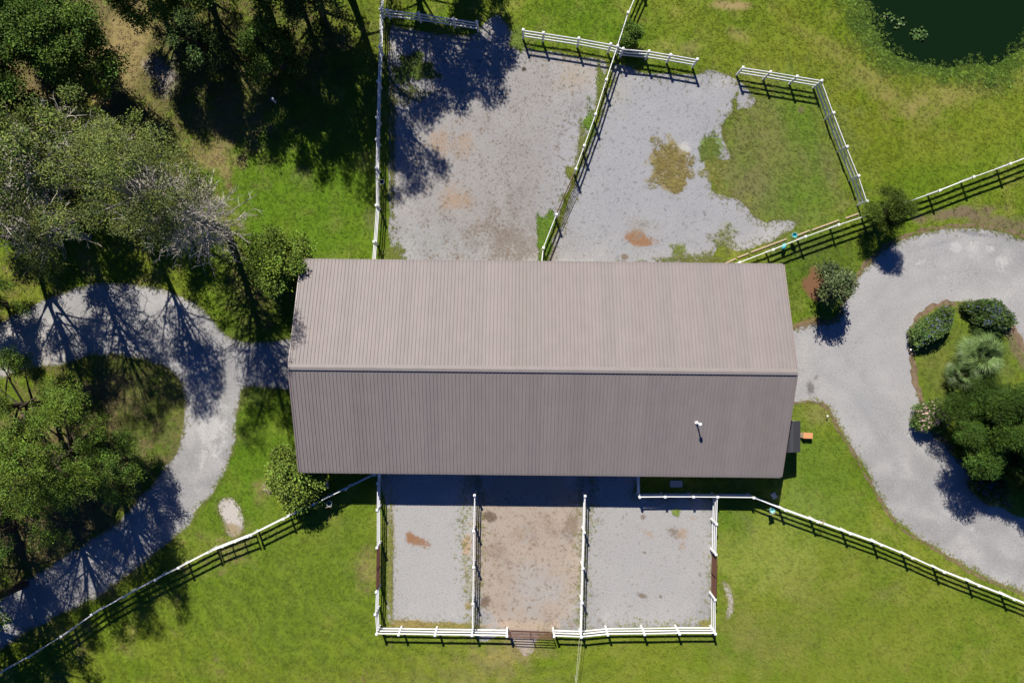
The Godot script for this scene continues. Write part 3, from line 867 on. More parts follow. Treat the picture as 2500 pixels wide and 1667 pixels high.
func paint_bare() -> void:
	var rust := Color(0.235, 0.130, 0.070)
	var dirt := Color(0.30, 0.215, 0.145)
	var dark := Color(0.135, 0.115, 0.095)
	var dung := Color(0.16, 0.125, 0.095)
	var blue := Color(0.250, 0.265, 0.30)
	var chalk := Color(0.42, 0.415, 0.405)
	var hay := Color(0.215, 0.18, 0.085)
	for p in [
		[1200, 350, 270, 340, 0, Color(0.268, 0.258, 0.250), 0.85, 0.4, 0.2], [1090, 610, 190, 60, 0, Color(0.25, 0.265, 0.275), 0.6, 0.6, 0.5], [1080, 350, 26, 40, 0, dirt, 0.7, 0.7, 0.9], [1140, 350, 22, 34, 0, dirt, 0.6, 0.7, 0.9], [1110, 485, 34, 28, 30, dirt, 0.75, 0.7, 0.9], [1300, 430, 80, 160, 15, Color(0.185, 0.155, 0.130), 0.6, 0.8, 0.9], [1255, 585, 120, 60, 0, Color(0.170, 0.140, 0.115), 0.7, 0.8, 0.9], [1410, 190, 60, 40, 0, Color(0.33, 0.27, 0.19), 0.7, 0.7, 0.7], [1415, 260, 26, 20, -20, dung, 0.7, 0.6, 0.9], [1200, 560, 90, 50, 0, dung, 0.4, 0.8, 0.9], [1360, 330, 50, 60, 20, Color(0.29, 0.24, 0.19), 0.5, 0.8, 0.8], [1277, 167, 8, 6, 0, Color(0.05, 0.04, 0.03), 1.0, 0.5, 0.6],
		[1600, 420, 300, 260, 0, Color(0.275, 0.280, 0.298), 0.85, 0.4, 0.2], [1552, 580, 34, 18, 12, rust, 1.0, 0.5, 0.8], [1560, 555, 40, 22, 0, Color(0.22, 0.20, 0.16), 0.6, 0.8, 0.9], [1525, 625, 7, 6, 0, dung, 0.9, 0.5, 0.5], [1635, 402, 52, 52, 20, hay, 0.95, 0.25, 0.6], [1650, 450, 26, 16, 0, hay, 0.9, 0.3, 0.6], [1672, 356, 16, 10, 20, chalk, 0.8, 0.5, 0.7], [1735, 362, 24, 30, 10, Color(0.12, 0.19, 0.03), 0.9, 0.3, 0.6], [1745, 420, 24, 30, 0, hay, 0.5, 0.6, 0.8], [1690, 630, 70, 14, 0, hay, 0.5, 0.7, 0.9], [1510, 230, 30, 40, 0, Color(0.30, 0.29, 0.22), 0.5, 0.7, 0.6], [1340, 620, 14, 30, 10, dirt, 0.5, 0.6, 0.8], [1770, 580, 26, 30, -20, Color(0.20, 0.21, 0.10), 0.6, 0.5, 0.9], [1655, 610, 14, 14, 0, Color(0.16, 0.19, 0.05), 0.7, 0.5, 0.8],
		# small south paddocks
		[1050, 1330, 120, 200, 0, Color(0.325, 0.320, 0.314), 0.9, 0.3, 0.1], [1020, 1318, 34, 10, 12, rust, 0.95, 0.6, 0.9], [998, 1308, 10, 9, 0, rust, 0.9, 0.5, 0.8], [1140, 1330, 9, 36, 5, Color(0.36, 0.25, 0.15), 0.85, 0.6, 0.8], [1142, 1475, 8, 8, 0, dirt, 0.9, 0.5, 0.6], [1137, 1420, 5, 50, 0, Color(0.24, 0.20, 0.13), 0.6, 0.7, 0.8], [1015, 1525, 40, 12, 0, Color(0.28, 0.21, 0.10), 0.8, 0.5, 0.9], [1100, 1528, 60, 8, 0, Color(0.26, 0.22, 0.11), 0.7, 0.6, 0.9], [955, 1300, 9, 60, 0, Color(0.25, 0.22, 0.13), 0.6, 0.7, 0.9], [1110, 1275, 30, 8, -30, Color(0.24, 0.24, 0.24), 0.6, 0.7, 0.8],
		[1290, 1340, 138, 220, 0, Color(0.320, 0.270, 0.224), 1.0, 0.12, 0.1], [1310, 1440, 80, 60, 0, Color(0.31, 0.30, 0.29), 0.75, 0.7, 0.8], [1290, 1400, 60, 40, 0, Color(0.31, 0.29, 0.27), 0.6, 0.7, 0.9], [1195, 1257, 16, 11, 0, Color(0.12, 0.085, 0.065), 0.95, 0.4, 0.6], [1182, 1467, 12, 13, 0, Color(0.12, 0.085, 0.07), 0.95, 0.4, 0.6], [1395, 1270, 18, 50, 5, Color(0.19, 0.145, 0.105), 0.85, 0.5, 0.8], [1215, 1340, 30, 26, 20, Color(0.21, 0.165, 0.13), 0.7, 0.7, 0.9], [1275, 1300, 40, 20, -30, Color(0.24, 0.19, 0.14), 0.6, 0.7, 0.9], [1240, 1420, 26, 30, 0, Color(0.25, 0.19, 0.14), 0.5, 0.8, 0.9], [1340, 1280, 30, 20, 30, Color(0.22, 0.17, 0.125), 0.6, 0.7, 0.9], [1215, 1475, 30, 20, 0, Color(0.25, 0.19, 0.14), 0.5, 0.7, 0.9], [1280, 1525, 110, 10, 0, Color(0.40, 0.31, 0.23), 0.7, 0.6, 0.6], [1285, 1575, 40, 30, 0, Color(0.33, 0.27, 0.21), 0.8, 0.6, 0.8],
		[1580, 1340, 160, 210, 0, Color(0.312, 0.308, 0.304), 0.85, 0.2, 0.1], [1642, 1295, 16, 11, 30, dung, 0.75, 0.6, 0.8], [1668, 1300, 12, 14, 0, dirt, 0.7, 0.6, 0.9], [1580, 1298, 20, 8, 20, dirt, 0.6, 0.6, 0.9], [1568, 1453, 12, 6, 25, dung, 0.9, 0.5, 0.7], [1612, 1455, 5, 5, 0, dung, 0.9, 0.5, 0.5], [1572, 1347, 4, 3, 0, dung, 0.9, 0.5, 0.5], [1665, 1330, 10, 8, 0, dirt, 0.6, 0.6, 0.8], [1460, 1270, 12, 14, 0, dung, 0.5, 0.7, 0.9], [1570, 1262, 6, 6, 0, dung, 0.8, 0.5, 0.5], [1708, 1400, 5, 6, 0, dung, 0.7, 0.5, 0.5], [1462, 1512, 6, 6, 0, dung, 0.6, 0.5, 0.5], [1690, 1264, 14, 8, 0, dirt, 0.6, 0.6, 0.8],
		# the drives: worn lines, chalky spots, an oil stain
		[2150, 800, 330, 330, 0, Color(0.318, 0.315, 0.318), 0.7, 0.6, 0.3], [1978, 944, 11, 15, 0, Color(0.10, 0.095, 0.095), 0.85, 0.6, 0.6], [1992, 920, 9, 5, -35, Color(0.15, 0.145, 0.14), 0.7, 0.6, 0.6], [2335, 607, 12, 14, 20, chalk, 0.8, 0.5, 0.9], [2372, 607, 14, 16, 0, chalk, 0.8, 0.5, 0.9], [2420, 605, 12, 7, 20, chalk, 0.7, 0.5, 0.9], [2448, 640, 16, 22, -10, chalk, 0.75, 0.5, 0.9], [2245, 640, 15, 6, -25, chalk, 0.7, 0.5, 0.9], [2300, 675, 10, 5, 0, chalk, 0.5, 0.6, 0.9], [2390, 570, 60, 5, 8, Color(0.16, 0.165, 0.18), 0.7, 0.7, 0.7], [2300, 590, 60, 5, -14, Color(0.20, 0.205, 0.22), 0.5, 0.8, 0.7], [2240, 780, 30, 26, -30, chalk, 0.35, 0.8, 0.9], [2340, 715, 60, 10, 0, chalk, 0.35, 0.8, 0.9], [2230, 1060, 18, 14, 40, chalk, 0.6, 0.6, 0.9], [2300, 1185, 24, 8, 50, chalk, 0.5, 0.7, 0.9], [2330, 1262, 26, 7, 25, chalk, 0.65, 0.6, 0.9], [2375, 1290, 10, 6, 30, chalk, 0.5, 0.6, 0.8], [2250, 1150, 30, 90, -38, Color(0.235, 0.238, 0.25), 0.5, 0.8, 0.6], [2120, 1000, 20, 90, -25, Color(0.25, 0.255, 0.265), 0.5, 0.8, 0.6], [2066, 880, 10, 40, 5, Color(0.22, 0.215, 0.21), 0.35, 0.8, 0.9], [2110, 910, 6, 14, 20, Color(0.24, 0.21, 0.16), 0.5, 0.8, 0.8], [1960, 870, 26, 90, 0, Color(0.36, 0.355, 0.34), 0.5, 0.8, 0.6],
		[512, 1050, 26, 60, 8, chalk, 0.9, 0.5, 0.9], [545, 1050, 12, 50, 8, chalk, 0.6, 0.5, 1.0], [495, 1115, 9, 26, 10, chalk, 0.8, 0.5, 0.9], [430, 740, 60, 40, 30, Color(0.36, 0.35, 0.345), 0.7, 0.7, 0.6], [40, 860, 90, 60, -10, Color(0.37, 0.345, 0.32), 0.8, 0.6, 0.4], [240, 800, 120, 60, 0, Color(0.35, 0.34, 0.33), 0.6, 0.7, 0.6], [480, 870, 40, 60, 0, Color(0.35, 0.345, 0.345), 0.5, 0.7, 0.6], [565, 1240, 40, 60, -10, Color(0.42, 0.39, 0.36), 0.9, 0.4, 0.3], [572, 1295, 26, 16, 0, Color(0.24, 0.18, 0.09), 0.8, 0.5, 0.8], [1780, 1460, 30, 60, 0, Color(0.38, 0.35, 0.32), 0.8, 0.4, 0.3], [1250, 1172, 130, 14, 0, Color(0.30, 0.27, 0.25), 0.6, 0.5, 0.4], [1040, 1172, 40, 8, 0, Color(0.40, 0.41, 0.42), 0.5, 0.5, 0.8], [1100, 1212, 24, 6, 0, Color(0.42, 0.42, 0.42), 0.5, 0.5, 0.8]]:
		paint(bare, p[0], p[1], p[2], p[3], p[4], p[5], p[6], p[7], p[8], 0.75)
	# wheel tracks worn into the drives
	for q in [[1985, 830, 2060, 800, 2125, 735, 2195, 660, 2285, 618, 2385, 606, 2470, 628, 2560, 690], [1990, 880, 2085, 838, 2158, 765, 2232, 698, 2312, 662, 2390, 655, 2465, 680], [1990, 895, 2075, 950, 2135, 1045, 2195, 1145, 2285, 1245, 2395, 1325, 2500, 1388, 2620, 1470], [2060, 860, 2130, 950, 2190, 1040, 2250, 1130, 2340, 1215, 2440, 1285, 2540, 1345], [560, 880, 500, 830, 430, 770, 350, 730, 260, 722, 150, 745, 40, 800], [545, 930, 515, 1010, 500, 1100, 455, 1200, 370, 1290, 260, 1370, 140, 1435, 20, 1490]]:
		for i in range(0, q.size() - 2, 2):
			var a := Vector2(q[i], q[i + 1])
			var b := Vector2(q[i + 2], q[i + 3])
			var cuts := int(a.distance_to(b) / 9.0)
			for k in cuts:
				var p := a.lerp(b, float(k) / cuts)
				paint(bare, p.x, p.y, 12.0, 9.0, rad_to_deg((b - a).angle()), Color(0.235, 0.235, 0.245), 0.16, 0.8, 0.6, 0.5)
	# trodden mottling: damp earth, washed-out stone
	var r1 := RandomNumberGenerator.new()
	r1.seed = 91
	for k in 90:
		var c: Color = [Color(0.215, 0.170, 0.135), Color(0.30, 0.295, 0.285), Color(0.36, 0.29, 0.225)][r1.randi() % 3]
		paint(bare, r1.randf_range(1165, 1418), r1.randf_range(1215, 1530), r1.randf_range(5, 26), r1.randf_range(4, 16), r1.randf_range(0, 180), c, r1.randf_range(0.25, 0.6), 0.75, 0.9, 0.9)
	for k in 70:
		var x := r1.randf_range(990, 1440)
		var y := r1.randf_range(150, 630)
		if x < 1480 - (y - 80) * 0.33:
			paint(bare, x, y, r1.randf_range(6, 34), r1.randf_range(5, 22), r1.randf_range(0, 180), [dung, dirt, dark][r1.randi() % 3], r1.randf_range(0.15, 0.4), 0.75, 0.9, 0.9)
	# scattered hoof marks and droppings
	var r := RandomNumberGenerator.new()
	r.seed = 77
	for k in 2200:
		var x := r.randf_range(960, 1440)
		var y := r.randf_range(80, 630)
		if x < 1500 - (y - 80) * 0.33:
			paint(bare, x, y, r.randf_range(1.4, 3.4), r.randf_range(1.0, 2.2), r.randf_range(0, 180), dark.lerp(dung, r.randf()), r.randf_range(0.35, 0.95), 0.5, 0.5)
	for k in 900:
		paint(bare, r.randf_range(1330, 1740), r.randf_range(170, 640), r.randf_range(1.5, 4.0), r.randf_range(1.2, 2.2), r.randf_range(0, 180), Color(0.15, 0.15, 0.155), r.randf_range(0.3, 0.8), 0.5, 0.5)
	for k in 700:
		paint(bare, r.randf_range(1165, 1418), r.randf_range(1200, 1530), r.randf_range(1.5, 5.0), r.randf_range(1.2, 2.6), r.randf_range(0, 180), Color(0.18, 0.13, 0.095), r.randf_range(0.3, 0.75), 0.5, 0.5)
	for k in 300:
		paint(bare, r.randf_range(1435, 1735), r.randf_range(1200, 1530), r.randf_range(1.2, 3.2), r.randf_range(1.0, 2.0), r.randf_range(0, 180), dung, r.randf_range(0.25, 0.6), 0.5, 0.5)
	for k in 120:
		paint(bare, r.randf_range(950, 1150), r.randf_range(1200, 1520), r.randf_range(1.2, 3.0), r.randf_range(1.0, 2.0), r.randf_range(0, 180), Color(0.2, 0.195, 0.19), r.randf_range(0.25, 0.5), 0.5, 0.5)

# ---------------------------------------------------------------- barn
func barn() -> void:
	var o := thing("horse_barn", "long taupe ribbed-metal roofed horse barn between the paddocks", "barn", Vector3(1.90, 0, 1.735), deg_to_rad(-0.6))
	var half := 6.955
	var long := 31.25
	var eave := 3.0
	var ridge := 5.35
	var slope := Vector2(half, ridge - eave).length()
	var n := 34
	var w := long / n
	var ribs := 4
	# one roof panel: pans with four raised ribs, running down from the ridge; y is up from the slope
	for tone in 10:
		uv_shift = 0.29 * tone
		var st := SurfaceTool.new()
		st.begin(Mesh.PRIMITIVE_TRIANGLES)
		st.set_smooth_group(-1)
		var c: Color = Color(0.228, 0.203, 0.197) * [0.955, 0.98, 1.0, 1.02, 1.04][tone % 5]
		st.set_color(c)
		var prof := PackedVector2Array()
		for k in ribs:
			var x := -w * 0.5 + w / ribs * (k + 0.5)
			prof.append(Vector2(x - 0.030, 0.0))
			prof.append(Vector2(x - 0.012, 0.030))
			prof.append(Vector2(x + 0.012, 0.030))
			prof.append(Vector2(x + 0.030, 0.0))
		prof.insert(0, Vector2(-w * 0.5, 0.0))
		prof.append(Vector2(w * 0.5, 0.0))
		for k in prof.size() - 1:
			var a := prof[k]
			var b := prof[k + 1]
			var up := Vector3(-(b.y - a.y), b.x - a.x, 0)
			quad(st, Vector3(a.x, a.y, 0.12), Vector3(b.x, b.y, 0.12), Vector3(b.x, b.y, slope), Vector3(a.x, a.y, slope), up)
			quad(st, Vector3(a.x, -0.03, slope), Vector3(b.x, -0.03, slope), Vector3(b.x, b.y, slope), Vector3(a.x, a.y, slope), Vector3.BACK)
		quad(st, Vector3(-w * 0.5, -0.03, 0.12), Vector3(w * 0.5, -0.03, 0.12), Vector3(w * 0.5, -0.03, slope), Vector3(-w * 0.5, -0.03, slope), Vector3.DOWN)
		M["panel_%d" % tone] = done(st)
	uv_shift = 0.5
	var pitch := atan2(ridge - eave, half)
	for side in 2:
		for k in n:
			var x := -long * 0.5 + w * (k + 0.5)
			var turn := Basis(Vector3.UP, PI if side == 0 else 0.0) * Basis(Vector3.RIGHT, pitch + rnd(-0.0006, 0.0006))
			var tone := clampi(int(2.5 + rng.randfn() * 1.1), 0, 4) + 5 * (k % 2)
			part("roof_panel", M["panel_%d" % tone], M.metal_north, o, Transform3D(turn, Vector3(x, ridge + rnd(-0.001, 0.001), 0)))
	# ridge cap: two flaps with hemmed lips
	var rs := SurfaceTool.new()
	rs.begin(Mesh.PRIMITIVE_TRIANGLES)
	rs.set_smooth_group(-1)
	rs.set_color(Color(0.26, 0.233, 0.226))
	var lx := long * 0.5 + 0.04
	for s in [-1.0, 1.0]:
		var p := [Vector2(0, 0.075), Vector2(0.17 * s, 0.075 - 0.17 * tan(pitch) + 0.01), Vector2(0.182 * s, 0.075 - 0.17 * tan(pitch) - 0.02), Vector2(0.20 * s, 0.03 - 0.20 * tan(pitch))]
		for k in 3:
			quad(rs, Vector3(-lx, ridge + p[k].y, p[k].x), Vector3(lx, ridge + p[k].y, p[k].x), Vector3(lx, ridge + p[k + 1].y, p[k + 1].x), Vector3(-lx, ridge + p[k + 1].y, p[k + 1].x), Vector3(0, 1, s * 0.6))
	part("ridge_cap", done(rs), M.metal_north, o)
	uv_shift = -1.0
	# rake trim down both gable edges, eave trim along both eaves
	for e in [-1.0, 1.0]:
		for s in [-1.0, 1.0]:
			var rake := box_mesh(Vector3(0.09, 0.16, slope - 0.2), 0.012)
			part("rake_trim", rake, M.trim, o, Transform3D(Basis(Vector3.UP, 0.0 if s > 0 else PI) * Basis(Vector3.RIGHT, pitch), Vector3(e * (long * 0.5 + 0.047), (ridge + eave) * 0.5 - 0.045, s * half * 0.5)))
	for s in [-1.0, 1.0]:
		part("eave_trim", box_mesh(Vector3(long, 0.11, 0.03), 0.006), M.trim, o, Transform3D(Basis(), Vector3(0, eave - 0.095, s * (half - 0.035))))
	# walls, set in under the overhang
	var wx := long * 0.5 - 0.75
	var wz := half - 0.75
	var wall_h := 2.95
	for s in [-1.0, 1.0]:
		part("side_wall", box_mesh(Vector3(wx * 2.0, wall_h, 0.14), 0.0, Vector3(0, wall_h * 0.5, 0)), M.wall, o, Transform3D(Basis(), Vector3(0, 0, s * wz)))
		var st := begin()
		for f in [-0.07, 0.07]:
			var pts := [Vector3(f, 0, -wz + 0.07), Vector3(f, 0, -1.9), Vector3(f, 3.2, -1.9), Vector3(f, 3.2, 1.9), Vector3(f, 0, 1.9), Vector3(f, 0, wz - 0.07), Vector3(f, 3.02, wz - 0.07), Vector3(f, 5.22, 0), Vector3(f, 3.02, -wz + 0.07)]
			var out := Vector3(signf(f), 0, 0)
			quad(st, pts[0], pts[1], Vector3(f, 3.02, -1.9), pts[8], out)
			quad(st, pts[4], pts[5], pts[6], Vector3(f, 3.02, 1.9), out)
			quad(st, Vector3(f, 3.02, -1.9), pts[2], pts[7], pts[8], out)
			quad(st, pts[2], pts[3], pts[7], pts[7], out)
			quad(st, pts[3], Vector3(f, 3.02, 1.9), pts[6], pts[7], out)
		part("gable_wall", done(st), M.wall, o, Transform3D(Basis(), Vector3(s * wx, 0, 0)))
		for d in [-1.0, 1.0]:
			var door := part("sliding_door", box_mesh(Vector3(0.06, 3.1, 1.95), 0.01, Vector3(0, 1.55, 0)), M.trim, o, Transform3D(Basis(), Vector3(s * (wx + 0.14), 0.02, d * 2.95)))
			part("door_brace", box_mesh(Vector3(0.03, 0.12, 1.7), 0.006), M.wall, door, Transform3D(Basis(), Vector3(s * 0.046, 1.5, 0)))
	for s in [-1.0, 1.0]:
		for k in 7:
			var x := -12.6 + k * 4.2
			var win := part("stall_door", box_mesh(Vector3(1.3, 2.1, 0.05), 0.008, Vector3(0, 1.05, 0)), M.trim, o, Transform3D(Basis(), Vector3(x, 0.02, s * (wz + 0.1))))
			part("cross_brace", box_mesh(Vector3(1.1, 0.1, 0.03), 0.004), M.wall, win, Transform3D(Basis(), Vector3(0, 0.9, s * 0.042)))
	# lean-to porch roof on the east gable, in rows of dark shingles
	var porch := Node3D.new()
	porch.name = "porch_roof"
	o.add_child(porch)
	porch.position = Vector3(wx + 0.10, 0, 4.36)
	var rows := 9
	var depth := 2.2
	for k in rows:
		var m := box_mesh(Vector3(depth / rows + 0.02, 0.022, 2.06), 0.004)
		var x := depth * (k + 0.5) / rows
		part("shingle_row", m, M.shingle if k % 3 else M.shingle_light, porch, Transform3D(Basis(Vector3.BACK, -0.24), Vector3(x, 2.75 - 0.22 * x + 0.012, 0)))
	part("porch_deck", box_mesh(Vector3(depth, 0.05, 2.0), 0.006), M.trim, porch, Transform3D(Basis(Vector3.BACK, -0.217), Vector3(depth * 0.5, 2.705 - 0.11 * depth, 0)))
	for z in [-0.92, 0.92]:
		part("porch_post", box_mesh(Vector3(0.1, 2.2, 0.1), 0.01, Vector3(0, 1.1, 0)), M.old_wood, porch, Transform3D(Basis(), Vector3(depth - 0.15, 0, z)))
	part("porch_slab", box_mesh(Vector3(1.6, 0.1, 2.0), 0.01, Vector3(0.8, 0.05, 0)), M.concrete, porch)
	# vent pipe through the south slope
	var vz := 4.93
	var vy := ridge - (vz - 1.735 + 0.1) * (ridge - eave) / half
	var v := Node3D.new()
	v.name = "vent_pipe"
	o.add_child(v)
	v.position = Vector3(9.79, vy, vz - 1.735 + 0.1)
	part("flashing", lathe([Vector2(0.13, -0.02), Vector2(0.11, 0.07), Vector2(0.05, 0.13)], 14), M.vinyl, v)
	part("pipe", bar_mesh(Vector3(0, 0.05, 0), Vector3(0, 0.85, 0), 0.045, 10), M.vinyl, v)
	part("cap", lathe([Vector2(0.0, 0.80), Vector2(0.10, 0.81), Vector2(0.115, 0.87), Vector2(0.07, 0.95), Vector2(0.0, 0.975)], 14), M.vinyl, v)
	mark(PackedVector2Array([Vector2(-13.0, -4.6), Vector2(16.8, -4.3), Vector2(16.8, 8.0), Vector2(-13.0, 7.8)]), 1)

func fences() -> void:
	fence("paddock_fence", "long white fence up the west side of the north gravel paddock, mostly shaded", [934, -150, 932, -65, 927.7, 19.4, 926, 112.6, 922, 196.6, 920, 286.6, 918.5, 340, 917.5, 408, 918.3, 500.7, 912, 589, 906, 672])
	fence("paddock_fence", "short white fence in tree shade across the top of the north-west paddock", [927.7, 19.4, 944, 21.5, 1021, 31, 1107, 44, 1165, 53], false)
	fence("paddock_fence", "white fence run in full sun left of the fence crossing at the top", [1278, 71.5, 1326.6, 79, 1413.6, 92.3, 1491, 106.6, 1508, 111], true, false)
	fence("paddock_fence", "white fence run right of the fence crossing, below a leafy bush", [1508, 111, 1521.7, 117.7, 1585.8, 123.6, 1639, 132, 1704, 143.6], false)
	fence("paddock_fence", "slanting white fence dividing the two north paddocks down to the rusty gate", [1598, -145, 1572, -58, 1534.5, 29, 1508, 111, 1481, 193.6, 1454.7, 277.6, 1427, 354.5, 1406, 411.7])
	fence("paddock_fence", "short white fence between the rusty gate and the barn's north eave", [1358.5, 522.7, 1326.6, 604, 1322, 655])
	fence("paddock_fence", "short white fence along the top of the grassy north-east paddock", [1815, 163, 1882, 173.7, 1948, 185, 2008, 195])
	fence("paddock_fence", "white fence slanting down the east side of the north-east paddock", [2008, 195, 2037, 274.6, 2069, 356.6, 2098, 428, 2119, 490], false)
	fence("paddock_fence", "long white fence running from the barn's north-east corner past the pond", [1796, 644, 1807, 640, 1888.8, 608.5, 1968, 577, 2049.6, 548, 2130, 521, 2214, 493, 2296, 464, 2379, 431.3, 2469, 399, 2560, 364, 2650, 330, 2740, 296])
	fence("paddock_fence", "long white pasture fence under the trees at the lower left, left of its gate", [-200, 1745, -100, 1697, -10, 1648, 69, 1603, 148, 1553, 222, 1501, 301.5, 1456, 378, 1415, 435, 1386, 506.5, 1349])
	fence("paddock_fence", "white fence from the lower left gate up to the barn's south-west corner", [610.8, 1307, 691, 1267, 765.4, 1230.7, 843.7, 1192.6, 913, 1159])
	fence("paddock_fence", "white fence run in the barn's shadow just below its south eave", [1562, 1150, 1562.8, 1214, 1625, 1213.4, 1693.6, 1213.4, 1753, 1214, 1842, 1215])
	fence("paddock_fence", "long white pasture fence running to the lower right beside the gravel drive", [1842, 1215, 1919, 1246, 1998, 1274.5, 2077, 1302.8, 2154.5, 1330.5, 2230, 1361.8, 2308, 1396.6, 2393, 1430, 2477.7, 1463, 2562, 1497, 2650, 1532], false)
	fence("paddock_fence", "white fence from the barn down to the rusty west gate of the south paddocks", [923, 1159, 920.5, 1179, 920, 1245, 920, 1337])
	fence("paddock_fence", "short white fence below the rusty west gate to the bottom left corner", [918, 1445, 915.8, 1500, 918.7, 1548.5])
	fence("paddock_fence", "white bottom fence left of the open-barred south gate", [918.7, 1548.5, 973, 1549, 1061.7, 1550.5, 1152.6, 1551.5, 1238, 1553], false)
	fence("paddock_fence", "white bottom fence right of the open-barred south gate, slightly bowed", [1352.8, 1553.6, 1419.8, 1556, 1485, 1549.4, 1574.4, 1548.5, 1660, 1547, 1748, 1547])
	fence("paddock_fence", "white divider between the western and the middle south paddock", [1158.5, 1209, 1156, 1296.8, 1155.6, 1384.7, 1153.6, 1474, 1152.6, 1551.5], true, false)
	fence("paddock_fence", "white divider between the middle and the eastern south paddock", [1429.4, 1211, 1427, 1299.8, 1424, 1387.7, 1422, 1472.6, 1419.8, 1556], true, false)
	fence("paddock_fence", "short white fence above the rusty east gate of the south paddocks", [1753, 1214, 1751, 1279, 1749.6, 1353.4], false)
	fence("paddock_fence", "short white fence below the rusty east gate to the bottom right corner", [1747.5, 1463.6, 1748, 1547], true, false)

func gates() -> void:
	var h := 1.3
	pipe_gate("rusty pipe gate closing the gap in the fence between the north paddocks", top(1403.5, 419, h), top(1360.5, 516, h), M.rust, 5, [0.52], "rusty pipe gates")
	pipe_gate("rusty pipe gate on the west side of the south paddocks, beside the lawn", top(919.5, 1341, h), top(918.3, 1440, h), M.rust, 5, [0.5], "rusty pipe gates", 0.2, 1.25, 0.03)
	pipe_gate("rusty pipe gate in the bottom fence, below the tan middle paddock", top(1243, 1556, h), top(1348, 1560, h), M.rust, 5, [0.5], "rusty pipe gates", 0.15, 1.28, 0.03, 0.0)
	pipe_gate("rusty pipe gate on the east side of the south paddocks, beside a bare strip", top(1751, 1358, h), top(1749.3, 1459, h), M.rust, 5, [0.5], "rusty pipe gates", 0.2, 1.25, 0.03)
	# white gate of boards at the lower left
	var a := top(511, 1346.5, h)
	var b := top(606, 1309.5, h)
	var d := b - a
	var o := thing("board_gate", "white board gate with upright slats in the lower left pasture fence", "gate", a, atan2(-d.z, d.x))
	var l := d.length()
	for y in [0.35, 0.80, 1.25]:
		part("rail", box_mesh(Vector3(l, 0.14, 0.045), 0.006), M.vinyl, o, Transform3D(Basis(), Vector3(l * 0.5, y, 0)))
	for t in [0.02, 0.34, 0.66, 0.98]:
		part("slat", box_mesh(Vector3(0.09, 1.15, 0.03), 0.006), M.vinyl, o, Transform3D(Basis(), Vector3(l * t, 0.79, 0.039)))
	for y in [0.4, 1.2]:
		part("hinge", box_mesh(Vector3(0.1, 0.05, 0.03), 0.006), M.steel, o, Transform3D(Basis(), Vector3(l - 0.02, y, 0.07)))

